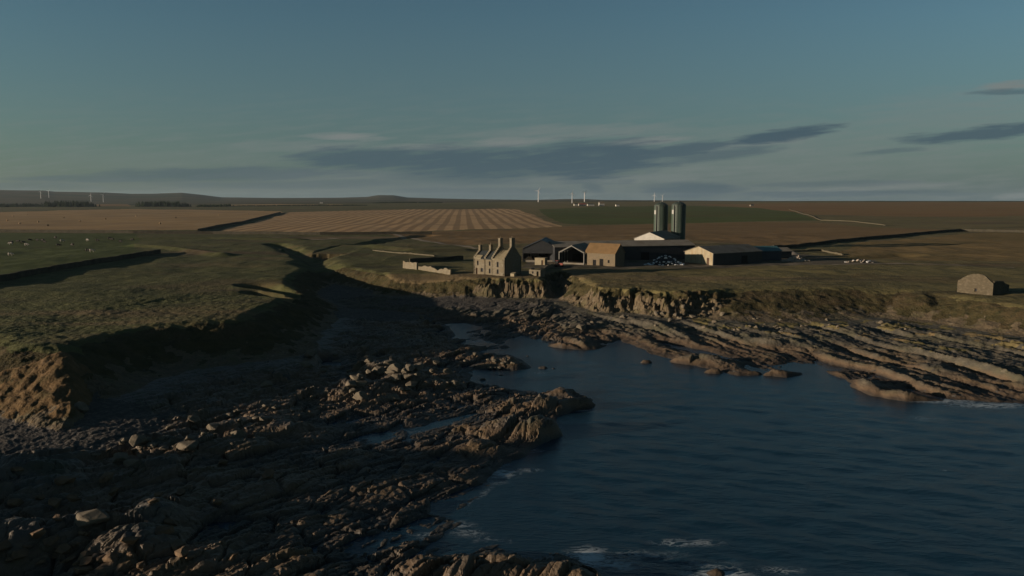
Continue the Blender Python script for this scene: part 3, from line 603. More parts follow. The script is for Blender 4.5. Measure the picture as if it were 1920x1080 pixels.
def crow_gable(parent, x, th, D, zb, zr, m, steps=7, x_base=0, z_from=0., up=.55):
    """gable wall across the depth with stepped skews rising above the roof"""
    h = D/2; poly = [(0, z_from), (D, z_from)]
    right = []
    for k in range(steps):
        a = k/steps; b = (k+1)/steps
        right += [(D-h*a, zb+(zr-zb)*b+up*.6), (D-h*b, zb+(zr-zb)*b+up*.6)]
    left = [(D-p, q) for p, q in right[::-1]]
    return MB().prism(poly+right+left, 'x', x-th/2, x+th/2).build('gable', M[m], parent)
def roof_pair(L0, L1, D, zb, zr, over=.25, th=.18, mb=None, side='both'):
    mb = mb or MB(); h = D/2; sl = (zr-zb)/h
    for s in ((1,) if side == 'front' else (-1,) if side == 'back' else (1, -1)):
        e = -over if s == 1 else D+over; ze = zb-over*sl
        mb.prism([(e, ze), (h, zr), (h, zr+th*1.2), (e, ze+th)], 'x', L0, L1)
    return mb
def chimney(parent, x, y, w, d, z0, z1, m='stone', pots=True):
    c = MB().box(x-w/2, x+w/2, y-d/2, y+d/2, z0, z1); c.box(x-w/2-.08, x+w/2+.08, y-d/2-.08, y+d/2+.08, z1, z1+.22)
    o = c.build('chimney', M[m], parent)
    if pots:
        MB().lathe([(.16, 0), (.14, .55), (.17, .6), (.1, .6)], 10).build('chimney_pot', M['orange_stone'], o).location = (x, y, z1+.22)
def yaw(ux, uy): return math.atan2(uy, ux)
def near_corner(px, py, ux, uy, L):
    """origin (left end) of a front of length L whose right end stands at the picture point"""
    x, y = G(px, py); n = math.hypot(ux, uy); return (x-ux/n*L, y-uy/n*L)
def base_at(x, y, pts, dz=-.15): return min(gz(a, b) for a, b in pts)+dz

# -- ruined laird's house
def laird_house():
    ux, uy = .8, -.6; L = 14.2; D = 8.6; ox, oy = near_corner(946, 518, ux, uy, L)
    z = min(gz(ox, oy), gz(ox+ux*L, oy+uy*L))-.3
    t = thing('laird_house', 'ruined pale stone manor house with crow-stepped gables and tall chimneys standing above the bay', 'house', (ox, oy, z), yaw(ux, uy))
    E = 6.1; ZR = 10.4
    win = [(1.6,2.4,3.7,5.3), (7.1,7.9,3.7,5.3), (10.7,11.6,3.4,5.3), (3.3,4.5,1.3,2.7), (7.1,7.9,1.0,2.7), (10.7,11.6,1.0,2.6)]
    dr = [(1.0,1.9,0.3,2.7)]
    D = 7.0; DT = 10.0; X1 = 8.55
    w = MB(); wall(w, L, E, win+dr, 0); w.build('wall', M['stone'], t)
    w = MB(); wall(w, X1-.35, E, [(3,3.8,3.5,4.8)], D-.7); w.build('wall', M['stone'], t)
    w = MB(); wall(w, L-X1+.35, E, [(10,10.8,3.5,4.8)], DT-.7, x0=X1-.35); w.build('wall', M['stone'], t)
    for o in win: window(t, *o)
    door(t, *dr[0])
    for x, zr, st, dd in ((.35, ZR-1.5, 6, D), (5.3, ZR-1.3, 6, D), (X1, ZR+.3, 8, DT), (L-.35, ZR+.5, 9, DT)): crow_gable(t, x, .7, dd, E, zr, 'stone', st)
    roof_pair(.72, 4.93, D, E, ZR-1.8).build('roof', M['slate'], t)
    # pale slabs still lying on the foot of the front slope
    MB().prism([(-.3, E-.1), (1.0, E+.88), (1.0, E+1.24), (-.3, E+.28)], 'x', .74, 3.6).build('roof_slabs', M['slab'], t)
    roof_pair(5.67, X1-.37, D, E, ZR-1.8).build('roof', M['slate'], t)
    rr = MB(); n = 9; xa = X1+.37; xb = L-.72
    for k in range(n):   # sagging stone roof of the taller end
        x0 = xa+(xb-xa)*k/n; x1 = xa+(xb-xa)*(k+1)/n; sg = 1.1*math.sin(math.pi*(k+.5)/n)
        roof_pair(x0, x1-.01, DT, E, ZR-.35-sg, mb=rr)
    rr.build('roof', M['slab'], t)
    chimney(t, .35, D/2, .8, 1.2, ZR-1.5, ZR+.2); chimney(t, 5.3, D/2, .8, 1.2, ZR-1.3, ZR+.45)
    chimney(t, X1, DT/2, .9, 1.6, ZR+.1, ZR+2.9); chimney(t, L-.35, DT/2, .9, 1.9, ZR+.2, ZR+3.1)
    # window slits in the shaded end wall
laird_house()

def outhouse():
    ux, uy = .85, -.52; L = 4.6; D = 3.6; ox, oy = near_corner(1013, 518, ux, uy, L); z = gz(ox+ux*L, oy+uy*L)-.3
    t = thing('outhouse', 'small roofless stone outhouse by the cliff edge right of the manor house', 'outbuilding', (ox, oy, z), yaw(ux, uy))
    w = MB(); wall(w, L, 2.6, [(1.2,1.9,1.2,2.0), (3.1,3.9,.2,2.1)], 0, .45)
    wall(w, L, 2.4, [], D-.45, .45); w.box(.001, .45, .45, D-.45, 0, 2.9).box(L-.45, L-.001, .45, D-.45, 0, 2.7); w.build('wall', M['stone'], t)
    window(t, 1.2, 1.9, 1.2, 2.0, .15)
    x, y = G(957, 518)
    o = thing('stone_shed', 'tiny pale stone shed at the foot of the manor house end wall', 'shed', (x, y, gz(x, y)-.2), yaw(.85, -.5))
    MB().box(0, 1.5, 0, 1.4, 0, 1.2).build('wall', M['cream'], o); MB().prism([(-.1,1.15),(1.5,1.55),(1.5,1.63),(-.1,1.23)], 'x', -.1, 1.6).build('roof', M['slab'], o)
outhouse()

def shed(name, label, px, py, u, L, D, E, ZR, wm, rm, gm, front_open=None, openings=(), group=None, corner='right', left_open=(), rl=0, cat='barn'):
    """gabled shed; front = long side toward the camera unless turned"""
    n = math.hypot(*u); u = (u[0]/n, u[1]/n)
    if corner == 'right': ox, oy = near_corner(px, py, u[0], u[1], L)
    else: ox, oy = G(px, py)
    v = (-u[1], u[0]); z = min(gz(ox, oy), gz(ox+u[0]*L, oy+u[1]*L), gz(ox+v[0]*D, oy+v[1]*D))-.25
    t = thing(name, label, cat, (ox, oy, z), yaw(*u), group)
    w = MB(); wall(w, L, E, list(openings), 0, .3); w.build('wall', M[wm], t); w = MB(); wall(w, L, E, [], D-.3, .3); w.build('wall', M[wm], t)
    def gab(x0, x1, ops):
        # gable end with openings: build as wall rotated
        lo = MB(); wall(lo, D-.604, E, ops, 0, abs(x1-x0), x0=.302); vs = [(x0+p[1], p[0], p[2]) for p in lo.v]
        g = MB(); g.add(vs, lo.f); g.prism([(0, E), (D, E), (D/2, ZR)], 'x', x0, x1); return g
    gab(.002, .3, list(left_open)).build('gable', M[gm], t); gab(L-.3, L-.002, []).build('gable', M[wm], t)
    roof_pair(-.3, L+.3, D, E+.05, ZR+.05, .35, .12).build('roof', M[rm], t)
    for o in openings: door(t, o[0], o[1], o[2], o[3], .12, 'hole')  # near-black sheets standing for the dark inside the openings
    for o in left_open:
        MB().box(.15, .2, o[0], o[1], o[2], o[3]).build('door', M['wood'], t)
    if rl:
        mb = MB(); sl = (ZR-E)/(D/2)
        for k in range(rl):
            x0 = L*(k+.5)/rl-.35; mb.prism([(.3, E+.05+.3*sl+.125), (D/2-.3, ZR+.05-.3*sl+.15), (D/2-.3, ZR+.05-.3*sl+.2), (.3, E+.05+.3*sl+.18)], 'x', x0, x0+.7)
        mb.build('roof_light', M['pale_metal'], t)
    return t
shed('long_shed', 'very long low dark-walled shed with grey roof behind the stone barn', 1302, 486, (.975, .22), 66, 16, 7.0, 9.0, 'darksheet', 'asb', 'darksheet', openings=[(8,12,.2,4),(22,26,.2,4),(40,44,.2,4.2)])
shed('grain_shed', 'tall shed with bright white gable peak below the twin silos', 1245, 475.5, (.5, .87), 26, 16, 7.6, 10.8, 'asb', 'asb', 'white', corner='left')
shed('stone_barn', 'stone barn with ochre lichen roof in the middle of the farmyard', 1153, 500, (.8, -.6), 14, 8, 5.6, 9.1, 'orange_stone', 'ochre', 'orange_stone', openings=[(3.6,5.2,.2,2.6),(6.8,8.6,.2,3.1),(10.6,11.5,1.6,2.8)])
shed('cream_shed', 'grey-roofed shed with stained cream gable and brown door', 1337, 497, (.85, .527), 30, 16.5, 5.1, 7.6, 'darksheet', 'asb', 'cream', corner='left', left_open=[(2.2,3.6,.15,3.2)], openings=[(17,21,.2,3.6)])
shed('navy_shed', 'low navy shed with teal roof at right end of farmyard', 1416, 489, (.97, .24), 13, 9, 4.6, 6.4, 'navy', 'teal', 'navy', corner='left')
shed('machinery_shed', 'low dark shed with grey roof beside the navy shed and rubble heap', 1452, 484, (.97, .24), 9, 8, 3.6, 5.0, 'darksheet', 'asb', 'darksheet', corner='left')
# open dark barn next to the manor: gable front to the camera
def portal_barn(name, label, px, py, u, W, Dp, E, ZR, frame_m, roof_m, closed, lights, nfr=6):
    n = math.hypot(*u); u = (u[0]/n, u[1]/n); ox, oy = near_corner(px, py, u[0], u[1], W); v = (-u[1], u[0])
    z = min(gz(ox, oy), gz(ox+u[0]*W, oy+u[1]*W))-.2
    t = thing(name, label, 'barn', (ox, oy, z), yaw(*u))
    for k in range(nfr):
        y = k*Dp/(nfr-1); f = MB(); s = .28
        f.box(0, s, y, y+s, 0, E).box(W-s, W, y, y+s, 0, E)
        f.prism([(0, E), (W/2, ZR), (W/2, ZR+.4), (0, E+.4)], 'y', y+.01, y+s-.01); f.prism([(W, E), (W, E+.4), (W/2, ZR+.4), (W/2, ZR)], 'y', y+.01, y+s-.01)
        f.build('portal_frame', M[frame_m], t)
    mb = MB()
    mb.prism([(-.4, E+.32), (W/2, ZR+.42), (W/2, ZR+.56), (-.4, E+.44)], 'y', -.3 if closed else .35, Dp+.4); mb.prism([(W+.4, E+.32), (W+.4, E+.44), (W/2, ZR+.56), (W/2, ZR+.42)], 'y', -.3 if closed else .35, Dp+.4)
    mb.build('roof', M[roof_m], t)
    w = MB(); [MB().box(*q_).build('cladding', M['darksheet'], t) for q_ in ((-.12, -.02, 0, Dp, .8, E), (W+.02, W+.12, 0, Dp, .8, E), (0, W, Dp+.3, Dp+.4, 0, E))]
    if closed:
        g = MB(); g.prism([(.3, E-1.6), (W-.3, E-1.6), (W-.3, E), (W/2, ZR), (.3, E)], 'y', -.12, -.02); g.build('gable', M['darksheet'], t)
    b = MB().box(.3, W-.3, .4, .55, 0, 1.0).build('low_wall', M['asb'], t)
    if lights:
        mb = MB(); sl = (ZR-E)/(W/2)
        for k in range(lights):
            y0 = 2+k*4.2
            mb.prism([(W/2+.6, ZR+.58-.6*sl), (W-.2, E+.52), (W-.2, E+.57), (W/2+.6, ZR+.63-.6*sl)], 'y', y0, y0+.8)
        mb.build('roof_light', M['pale_metal'], t)
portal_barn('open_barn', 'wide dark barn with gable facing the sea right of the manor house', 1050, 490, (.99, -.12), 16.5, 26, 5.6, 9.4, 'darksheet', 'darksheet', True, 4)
portal_barn('portal_frame_barn', 'open-fronted barn with pale portal frame between manor and stone barn', 1095, 497, (.93, -.36), 11.0, 20, 4.9, 7.8, 'framemetal', 'asb', False, 0)

# -- silos
def silo():
    t = thing('silo', '', 'silo'); H = 23.4; r = 3.75
    prof = [(r, 0)]
    k = 0
    while k*1.5 < H-.2: prof += [(r, k*1.5+.06), (r, k*1.5+1.40), (r+.05, k*1.5+1.42), (r+.05, k*1.5+1.5)]; k += 1
    MB().lathe(prof, 40).build('body', M['silo'], t)
    MB().lathe([(r+.1, H-.3), (r+.05, H+.1), (r*.93, H+.75), (r*.78, H+1.35), (r*.55, H+1.85), (r*.3, H+2.15), (.5, H+2.2), (.45, H+2.6), (.01, H+2.65)], 40).build('roof', M['silo_dark'], t)
    for a in range(8):
        pass
    rail = MB()
    for a in range(10):
        q = math.tau*a/10; rail.cyl((math.cos(q)*(r+.1), math.sin(q)*(r+.1), H+.1), (math.cos(q)*(r+.1), math.sin(q)*(r+.1), H+1.0), .04, n=5)
        q2 = math.tau*(a+1)/10; rail.cyl((math.cos(q)*(r+.1), math.sin(q)*(r+.1), H+1.0), (math.cos(q2)*(r+.1), math.sin(q2)*(r+.1), H+1.0), .04, n=5)
    rail.build('railing', M['dullmetal'], t)
    q = R(245); ca, sa = math.cos(q), math.sin(q); ld = MB()
    for s in (-.25, .25):
        ld.cyl((ca*(r+.25)-sa*s, sa*(r+.25)+ca*s, 0), (ca*(r+.25)-sa*s, sa*(r+.25)+ca*s, H+1), .05, n=5)
    for k in range(48): ld.cyl((ca*(r+.25)-sa*-.25, sa*(r+.25)+ca*-.25, .5*k+.3), (ca*(r+.25)-sa*.25, sa*(r+.25)+ca*.25, .5*k+.3), .03, n=4)
    ld.build('ladder', M['dullmetal'], t)
    q = R(222); MB().cyl((math.cos(q)*(r+.4), math.sin(q)*(r+.4), 0), (math.cos(q)*(r+.4), math.sin(q)*(r+.4), H+.4), .28, n=10).build('filling_pipe', M['dullmetal'], t)  # its paler metal also stands for the sunlit left edge of the silo
    # pale square name plate high on the sunny side (curved with the wall)
    mb = MB(); n = 8; vs = []
    for i in range(n+1):
        a = R(190+28*i/n); vs += [(math.cos(a)*(r+.09), math.sin(a)*(r+.09), H-4.2), (math.cos(a)*(r+.09), math.sin(a)*(r+.09), H-2.0)]
    mb.add(vs, [(2*i, 2*i+2, 2*i+3, 2*i+1) for i in range(n)]); mb.build('plate', M['pale_metal'], t)
    return t
s1 = silo(); s1['label'] = 'left of the two tall dark green silos, partly behind the white gable'; s1['group'] = 'twin green silos'
s2 = copy_tree(s1); s2['label'] = 'right of the two tall dark green silos, nearest the grey-roofed sheds'
for s, px, d, zt in ((s1, 1238, 410, 35.0), (s2, 1271, 402, 35.3)):
    x = (px-960)/1400*d; s.location = (x, d, zt-25.9); s.rotation_euler.z = 0

# -- ruined cottage on the right
def cottage():
    ux, uy = .6, -.8; W = 9.5; Lg = 11.5; ox, oy = near_corner(1861, 554, ux, uy, W); z = min(gz(ox, oy), gz(ox+ux*W, oy+uy*W))-.3
    t = thing('ruined_cottage', 'roofless stone cottage with crumbling round-shouldered gable and one small window at far right', 'cottage', (ox, oy, z), yaw(ux, uy))
    # front = gable facing the sun
    w = MB(); wall(w, W, 3.4, [(4.7,5.35,.9,1.9)], 0, .7)
    top = [(0,3.4),(W,3.4),(W-.1,3.8),(W-.8,4.3),(W-1.4,4.9),(W-2.2,5.7),(W-3.0,6.0),(W-4.1,6.15),(3.9,6.0),(2.7,5.6),(1.6,4.9),(.7,4.2),(.1,3.8)]
    w.prism(top, 'y', .001, .699); w.build('gable', M['hutstone'], t)
    s = MB(); s.prism([(.7,0),(Lg,0),(Lg,2.6),(8.6,3.1),(7,3.9),(4,4.1),(2,4.0),(.7,4.2)], 'x', W-.7, W); s.prism([(.7,0),(Lg,0),(Lg,2.2),(7,3.2),(3,3.6),(.7,3.9)], 'x', 0, .7)
    s.build('side_wall', M['hutstone'], t)
    MB().box(.701, W-.701, Lg-.7, Lg, 0, 2.9).build('rear_wall', M['hutstone'], t)
    window(t, 4.7, 5.35, .9, 1.9, .3)
cottage()

# -- dry stone walls following the ground
def stone_wall(pts, h, th, m, label, rag=.12, step=2.2, group=None, world_pts=None):
    P2 = world_pts or [G(a, b) for a, b in pts]
    line = []
    for (x0, y0), (x1, y1) in zip(P2, P2[1:]):
        n = max(1, int(math.hypot(x1-x0, y1-y0)/step))
        for k in range(n): line.append((x0+(x1-x0)*k/n, y0+(y1-y0)*k/n))
    line.append(P2[-1]); rn = random.Random(int(abs(P2[0][0])*10)); mb = MB(); vs = []
    for i, (x, y) in enumerate(line):
        a = line[max(0, i-1)]; b = line[min(len(line)-1, i+1)]; dx, dy = b[0]-a[0], b[1]-a[1]; l = math.hypot(dx, dy) or 1; nx, ny = -dy/l, dx/l
        z = gz(x, y); hh = h(i/(len(line)-1)) if callable(h) else h; hh += rn.uniform(-rag, rag)
        j = rn.uniform(-.08, .08)
        vs += [(x-nx*th*.6, y-ny*th*.6, z-.5), (x+nx*(j-th*.4), y+ny*(j-th*.4), z+hh), (x+nx*(j+th*.4), y+ny*(j+th*.4), z+hh+rn.uniform(-.04, .04)), (x+nx*th*.6, y+ny*th*.6, z-.5)]
    fs = []
    for i in range(len(line)-1):
        for k in range(3): fs.append((4*i+k, 4*i+k+1, 4*i+5+k, 4*i+4+k))
    e = 4*(len(line)-1); fs += [(0, 1, 2, 3), (e, e+3, e+2, e+1)]
    mb.add(vs, fs); o = mb.build('stone_wall', M[m]); return tag(o, label, 'wall', group)
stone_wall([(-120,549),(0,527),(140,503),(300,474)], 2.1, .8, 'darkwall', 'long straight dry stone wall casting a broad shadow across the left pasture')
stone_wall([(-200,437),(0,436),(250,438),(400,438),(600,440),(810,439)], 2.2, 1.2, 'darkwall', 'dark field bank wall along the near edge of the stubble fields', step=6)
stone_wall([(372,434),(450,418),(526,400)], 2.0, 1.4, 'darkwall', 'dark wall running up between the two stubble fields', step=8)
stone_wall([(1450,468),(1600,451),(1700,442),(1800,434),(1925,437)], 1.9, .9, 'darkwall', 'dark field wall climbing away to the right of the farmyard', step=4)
stone_wall([(1480,393),(1510,402),(1540,414),(1600,416),(1660,422)], 0.7, 1.2, 'dullwall', 'pale wall curving along the right edge of the green field', step=8)
stone_wall([(1790,434),(1835,432),(1920,435),(2000,438)], 0.9, 1.2, 'dullwall', 'pale low wall at the top of the rough pasture on the right', step=5)
stone_wall([(757,500),(762,507)], 2.6, .8, 'stone', 'pale ruined wall stub at left end of the manor garden', .3, 1.2, world_pts=[G(757,502), G(783,506)])
stone_wall(None, lambda t: 1.1+.9*abs(math.sin(t*5.1)), .8, 'stone', 'pale broken garden wall stepping down toward the manor house', .35, 1.1, world_pts=[G(786,506), G(815,510), G(846,515)])
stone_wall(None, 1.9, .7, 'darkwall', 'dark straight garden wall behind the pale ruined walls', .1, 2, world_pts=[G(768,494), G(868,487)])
stone_wall(None, 0.6, .7, 'dullwall', 'low worn wall on the turf behind the manor garden', .2, 2, world_pts=[G(700,470), G(760,476), G(815,480)])
stone_wall(None, 0.8, .7, 'dullwall', 'low pale wall along the right of the yard below the brown field', .2, 2, world_pts=[G(1480,473), G(1540,471), G(1580,478)])
stone_wall(None, 1.2, .6, 'wallstone', 'low yard wall joining the outhouse and the portal barn', .2, 1.5, world_pts=[G(1012,511), G(1030,503), G(1047,499)])

# -- tracks
def ribbon(pts, wd, m, name, up=.06):
    P2 = [G(a, b) for a, b in pts]; line = []
    for (x0, y0), (x1, y1) in zip(P2, P2[1:]):
        n = max(1, int(math.hypot(x1-x0, y1-y0)/3))
        for k in range(n): line.append((x0+(x1-x0)*k/n, y0+(y1-y0)*k/n))
    vs = []
    for i, (x, y) in enumerate(line):
        a = line[max(0, i-1)]; b = line[min(len(line)-1, i+1)]; dx, dy = b[0]-a[0], b[1]-a[1]; l = math.hypot(dx, dy) or 1; nx, ny = -dy/l, dx/l
        for k in (-1, -.33, .33, 1):
            w = wd/2*(1+.2*math.sin(i*.9)); qx, qy = x+nx*w*k, y+ny*w*k; vs.append((qx, qy, gz(qx, qy)+up))
    fs = [(4*i+k, 4*i+k+1, 4*i+5+k, 4*i+4+k) for i in range(len(line)-1) for k in range(3)]
    tag(MB().add(vs, fs).build(name, M[m]), kind='structure')
ribbon([(735,438),(770,447),(830,458),(868,461),(900,468)], 4.5, 'path', 'path', .15)
ribbon([(440,446),(520,449),(600,450),(640,447)], 5, 'path', 'path', .15)
ribbon([(1300,500),(1420,494),(1560,497),(1700,494),(1920,503)], 2.6, 'path', 'path', .08)

# -- cattle
def cow(m):
    pts = {'rump': (-1.0,0,1.25), 'hip': (-.75,0,1.28), 'belly': (-.1,0,1.15), 'chest': (.55,0,1.15), 'neck': (.95,0,1.15), 'poll': (1.3,0,.85), 'muzzle': (1.5,0,.5)}
    names = list(pts); vs = [pts[n] for n in names]; rad = [.25,.38,.45,.42,.27,.17,.11]; ed = [(i, i+1) for i in range(6)]
    for s in (-1, 1):
        b = len(vs); vs += [(.55, s*.22, .75), (.52, s*.22, .42), (.55, s*.22, .03)]; rad += [.13,.085,.07]; ed += [(3, b), (b, b+1), (b+1, b+2)]
        b = len(vs); vs += [(-.75, s*.24, .8), (-.92, s*.24, .45), (-.84, s*.24, .03)]; rad += [.18,.09,.07]; ed += [(1, b), (b, b+1), (b+1, b+2)]
        b = len(vs); vs += [(1.24, s*.22, .93)]; rad += [.05]; ed += [(5, b)]
    b = len(vs); vs += [(-1.18,0,1.1), (-1.22,0,.5)]; rad += [.04,.05]; ed += [(0, b), (b, b+1)]
    me = bpy.data.meshes.new('cow'); me.from_pydata(vs, ed, []); o = bpy.data.objects.new('cow', me); C.objects.link(o)
    sk = o.modifiers.new('skin', 'SKIN'); o.modifiers.new('sub', 'SUBSURF').levels = 1
    for i, r_ in enumerate(rad): me.skin_vertices[0].data[i].radius = (r_, r_*.85)
    me.skin_vertices[0].data[2].use_root = True
    dg = bpy.context.evaluated_depsgraph_get(); m2 = bpy.data.meshes.new_from_object(o.evaluated_get(dg)); o.modifiers.clear(); o.data = m2
    m2.materials.clear(); m2.materials.append(M[m]); m2.shade_smooth(); return o
cd = cow('cow_dark'); cp = cow('cow_pale'); first = {0: True, 1: True}
cows = [(21,455,0),(34,454,0),(44,456,0),(50,460,1),(56,452,0),(70,452,0),(80,452,0),(84,455,0),(104,447,0),(117,453,1),(110,461,0),(136,461,0),(164,451,1),(183,452,0),(206,449,0),(210,450,0),(226,454,0),(165,472,0),(173,473,1),(20,477,1),(20,459,1),(248,450,0)]
desc = ['at far left of the herd', 'second from the left end of the herd', 'just left of a pale cow near the left edge', 'near the left edge below the dark cows', 'standing just above the left pale cow', 'left of a close pair in the herd', 'in the left half of the herd, of a close pair', 'right one of a close pair in the left half', 'highest up the pasture', 'in the middle of the herd below the highest cow', 'below the middle pale cow', 'lower right of the middle pale cow', 'right of centre in the herd', 'alone right of the pale right-hand cow', 'of the rightmost pair, left one', 'of the rightmost pair, right one', 'below the rightmost pair', 'close beside a pale cow nearest the long wall', 'close beside a dark cow nearest the long wall', 'lying lowest at the left edge', 'at the far left just below a dark cow', 'at the right corner of the pasture']
for (px, py, w), ds in zip(cows, desc):
    src = cp if w else cd
    if first[w]: o = src; first[w] = False
    else: o = src.copy(); C.objects.link(o)
    x, y = G(px, py+1); o.location = (x, y, gz(x, y)-.02); o.rotation_euler = (0, 0, random.choice([0, math.pi])+random.uniform(-.5, .5)); o.scale = (1.12,)*3
    tag(o, ('pale cream cow ' if w else 'dark brown cow ')+ds, 'cow', 'cattle grazing the left pasture')

# -- round bales
b0 = None
for k, (px, py) in enumerate([(24,405),(37,420),(72,417),(90,423),(52,402),(120,408),(150,415),(14,414),(198,412),(300,420),(255,405),(330,410),(410,404),(465,402)]):
    x, y = G(px, py)
    if b0 is None:
        b0 = MB().cyl((0, -.75, .85), (0, .75, .85), .85, n=20).build('round_bale', M['bale']); o = b0
    else: o = b0.copy(); C.objects.link(o)
    o.location = (x, y, gz(x, y)); o.rotation_euler = (0, 0, random.uniform(0, 3)); tag(o, 'round straw bale lying on the plain stubble field at left', 'bale', 'round bales on the left stubble field')

# -- heaps in the yard
def rock_mesh(seed, name, m, flat=.7, n=16):
    rn = random.Random(seed); bm = bmesh.new()
    for k in range(n):
        v = Vector((rn.gauss(0, 1), rn.gauss(0, 1), rn.gauss(0, 1))).normalized()*rn.uniform(.8, 1.05); v.z *= flat; bm.verts.new(v)
    bmesh.ops.convex_hull(bm, input=bm.verts[:]); 
    for v in [v for v in bm.verts if not v.link_faces]: bm.verts.remove(v)
    bmesh.ops.bevel(bm, geom=bm.edges[:]+bm.verts[:], offset=.07, segments=1, affect='EDGES', clamp_overlap=True)
    for v in bm.verts:
        if v.co.length > 1.06: v.co *= 1.06/v.co.length
    bmesh.ops.triangulate(bm, faces=bm.faces[:])
    bmesh.ops.recalc_face_normals(bm, faces=bm.faces[:])
    me = bpy.data.meshes.new(name); bm.to_mesh(me); bm.free(); me.materials.append(M[m]); return me
def mound(px, py, rx, ry, h, m, name, label, cat):
    x, y = G(px, py); vs = []; n = 26; rings = 8; z0 = gz(x, y); rn = random.Random(px)
    for k in range(rings+1):
        for i in range(n):
            a = math.tau*i/n; f = k/rings; qx, qy = math.cos(a)*rx*f, math.sin(a)*ry*f
            vs.append((qx, qy, h*(math.cos(f*math.pi)+1)/2*(1+rn.uniform(-.15, .15))-.3*f))
    fs = [(k*n+i, k*n+(i+1) % n, (k+1)*n+(i+1) % n, (k+1)*n+i) for k in range(rings) for i in range(n)]
    o = MB().add(vs, fs).build(name, M[m]); o.location = (x, y, z0); return tag(o, label, cat), (x, y, z0, rx, ry, h)
def scatter(mnd, n, meshes, size, name, label, cat, group, seed):
    x0, y0, z0, rx, ry, h = mnd; rn = random.Random(seed)
    for k in range(n):
        a = rn.uniform(0, math.tau); f = math.sqrt(rn.random())*.95; qx, qy = math.cos(a)*rx*f, math.sin(a)*ry*f
        z = z0+h*(math.cos(f*math.pi)+1)/2-.3*f
        o = bpy.data.objects.new(name, rn.choice(meshes)); C.objects.link(o); s = rn.uniform(*size)
        o.location = (x0+qx, y0+qy, z+s*.3); o.scale = (s*rn.uniform(.8, 1.4), s, s*rn.uniform(.7, 1)); o.rotation_euler = (rn.uniform(-.3, .3), rn.uniform(-.3, .3), rn.uniform(0, 6.3))
        tag(o, label, cat, group)
wr = [rock_mesh(80+k, 'plastic_bundle', 'wrap', .8) for k in range(3)]; rb = [rock_mesh(90+k, 'rubble_stone', 'rubble', .7) for k in range(3)]
_, mn = mound(1247, 496, 9, 4.5, 3.4, 'blackwrap', 'silage_heap', 'black sheeted silage heap dotted with pale bundles before the long shed', 'heap')
scatter(mn, 90, wr, (.35, .85), 'plastic_bundle', 'pale plastic bundle lying on the black silage heap', 'bundle', 'pale bundles on the silage heap', 1)
_, mn = mound(1492, 490, 7.5, 3, 2.0, 'rubble', 'rubble_heap', 'pale rubble heap at the right end of the dark sheds', 'heap')
scatter(mn, 40, rb, (.3, .8), 'rubble_stone', 'pale loose stone on the rubble heap by the dark sheds', 'stone', 'stones on the rubble heap', 2)
_, mn = mound(1480, 476, 7, 3, 1.6, 'rubble', 'earth_heap', 'reddish brown spoil heap behind the pale rubble', 'heap')
_, mn = mound(1612, 493, 7, 2.2, 1.2, 'darkwall', 'spoil_heap', 'low dark spoil heap with pale stones out on the right grass', 'heap')
scatter(mn, 26, rb+wr[:1], (.3, .75), 'rubble_stone', 'pale stone scattered on the low dark spoil heap on the right grass', 'stone', 'stones on the spoil heap', 3)

# -- loose yard things
x, y = G(1002, 483); o = thing('white_trailer', 'white flat trailer parked against the dark barn', 'trailer', (x, y, gz(x, y)), R(6))
MB().box(-1.9, 1.9, -1.1, 1.1, .9, 2.3).build('body', M['white'], o)
for s in (-1, 1):
    for q in (-.8, .8):
        w_ = MB().cyl((q, s*.85-.15, .45), (q, s*.85+.15, .45), .45, n=14).build('wheel', M['hole'], o)
x, y = G(1012, 496); o = thing('stone_store', 'small square cream store in front of the dark barn', 'outbuilding', (x, y, gz(x, y)-.2), yaw(.93, -.36))
w_ = MB(); wall(w_, 4.4, 3.0, [(2.9,3.7,.2,2.2)], 0, .35); w_.v = [(a-2.2, b, c) for a, b, c in w_.v]; w_.box(-2.2, -1.85, .35, 3.2, 0, 3).box(1.85, 2.2, .35, 3.2, 0, 3).box(-2.2, 2.2, 3.2, 3.5, 0, 3); w_.build('wall', M['cream'], o)
MB().box(-2.3, 2.3, -.1, 3.6, 3.003, 3.15).build('roof', M['slab'], o); MB().box(.7, 1.5, .2, .28, .2, 2.2).build('door', M['wood'], o)
x, y = G(1047, 501); o = thing('red_tractor', 'small faded red tractor parked at the foot of the portal barn', 'tractor', (x, y, gz(x, y)), yaw(.9, -.4))
MB().box(.1, 1.9, -.4, .4, .8, 1.6).build('bonnet', M['red'], o); c_ = MB().box(-1.1, .1, -.6, .6, .9, 1.5).build('chassis', M['red'], o)
MB().box(-1.0, .0, -.62, .62, 1.503, 2.5).build('cab', M['glass'], o); MB().box(-1.1, .1, -.72, .72, 2.503, 2.62).build('cab_roof', M['red'], o)
for s in (-1, 1):
    MB().cyl((-.6, s*.9-.2, .8), (-.6, s*.9+.2, .8), .8, n=18).build('wheel', M['hole'], o); MB().cyl((1.5, s*.65-.13, .45), (1.5, s*.65+.13, .45), .45, n=14).build('wheel', M['hole'], o)

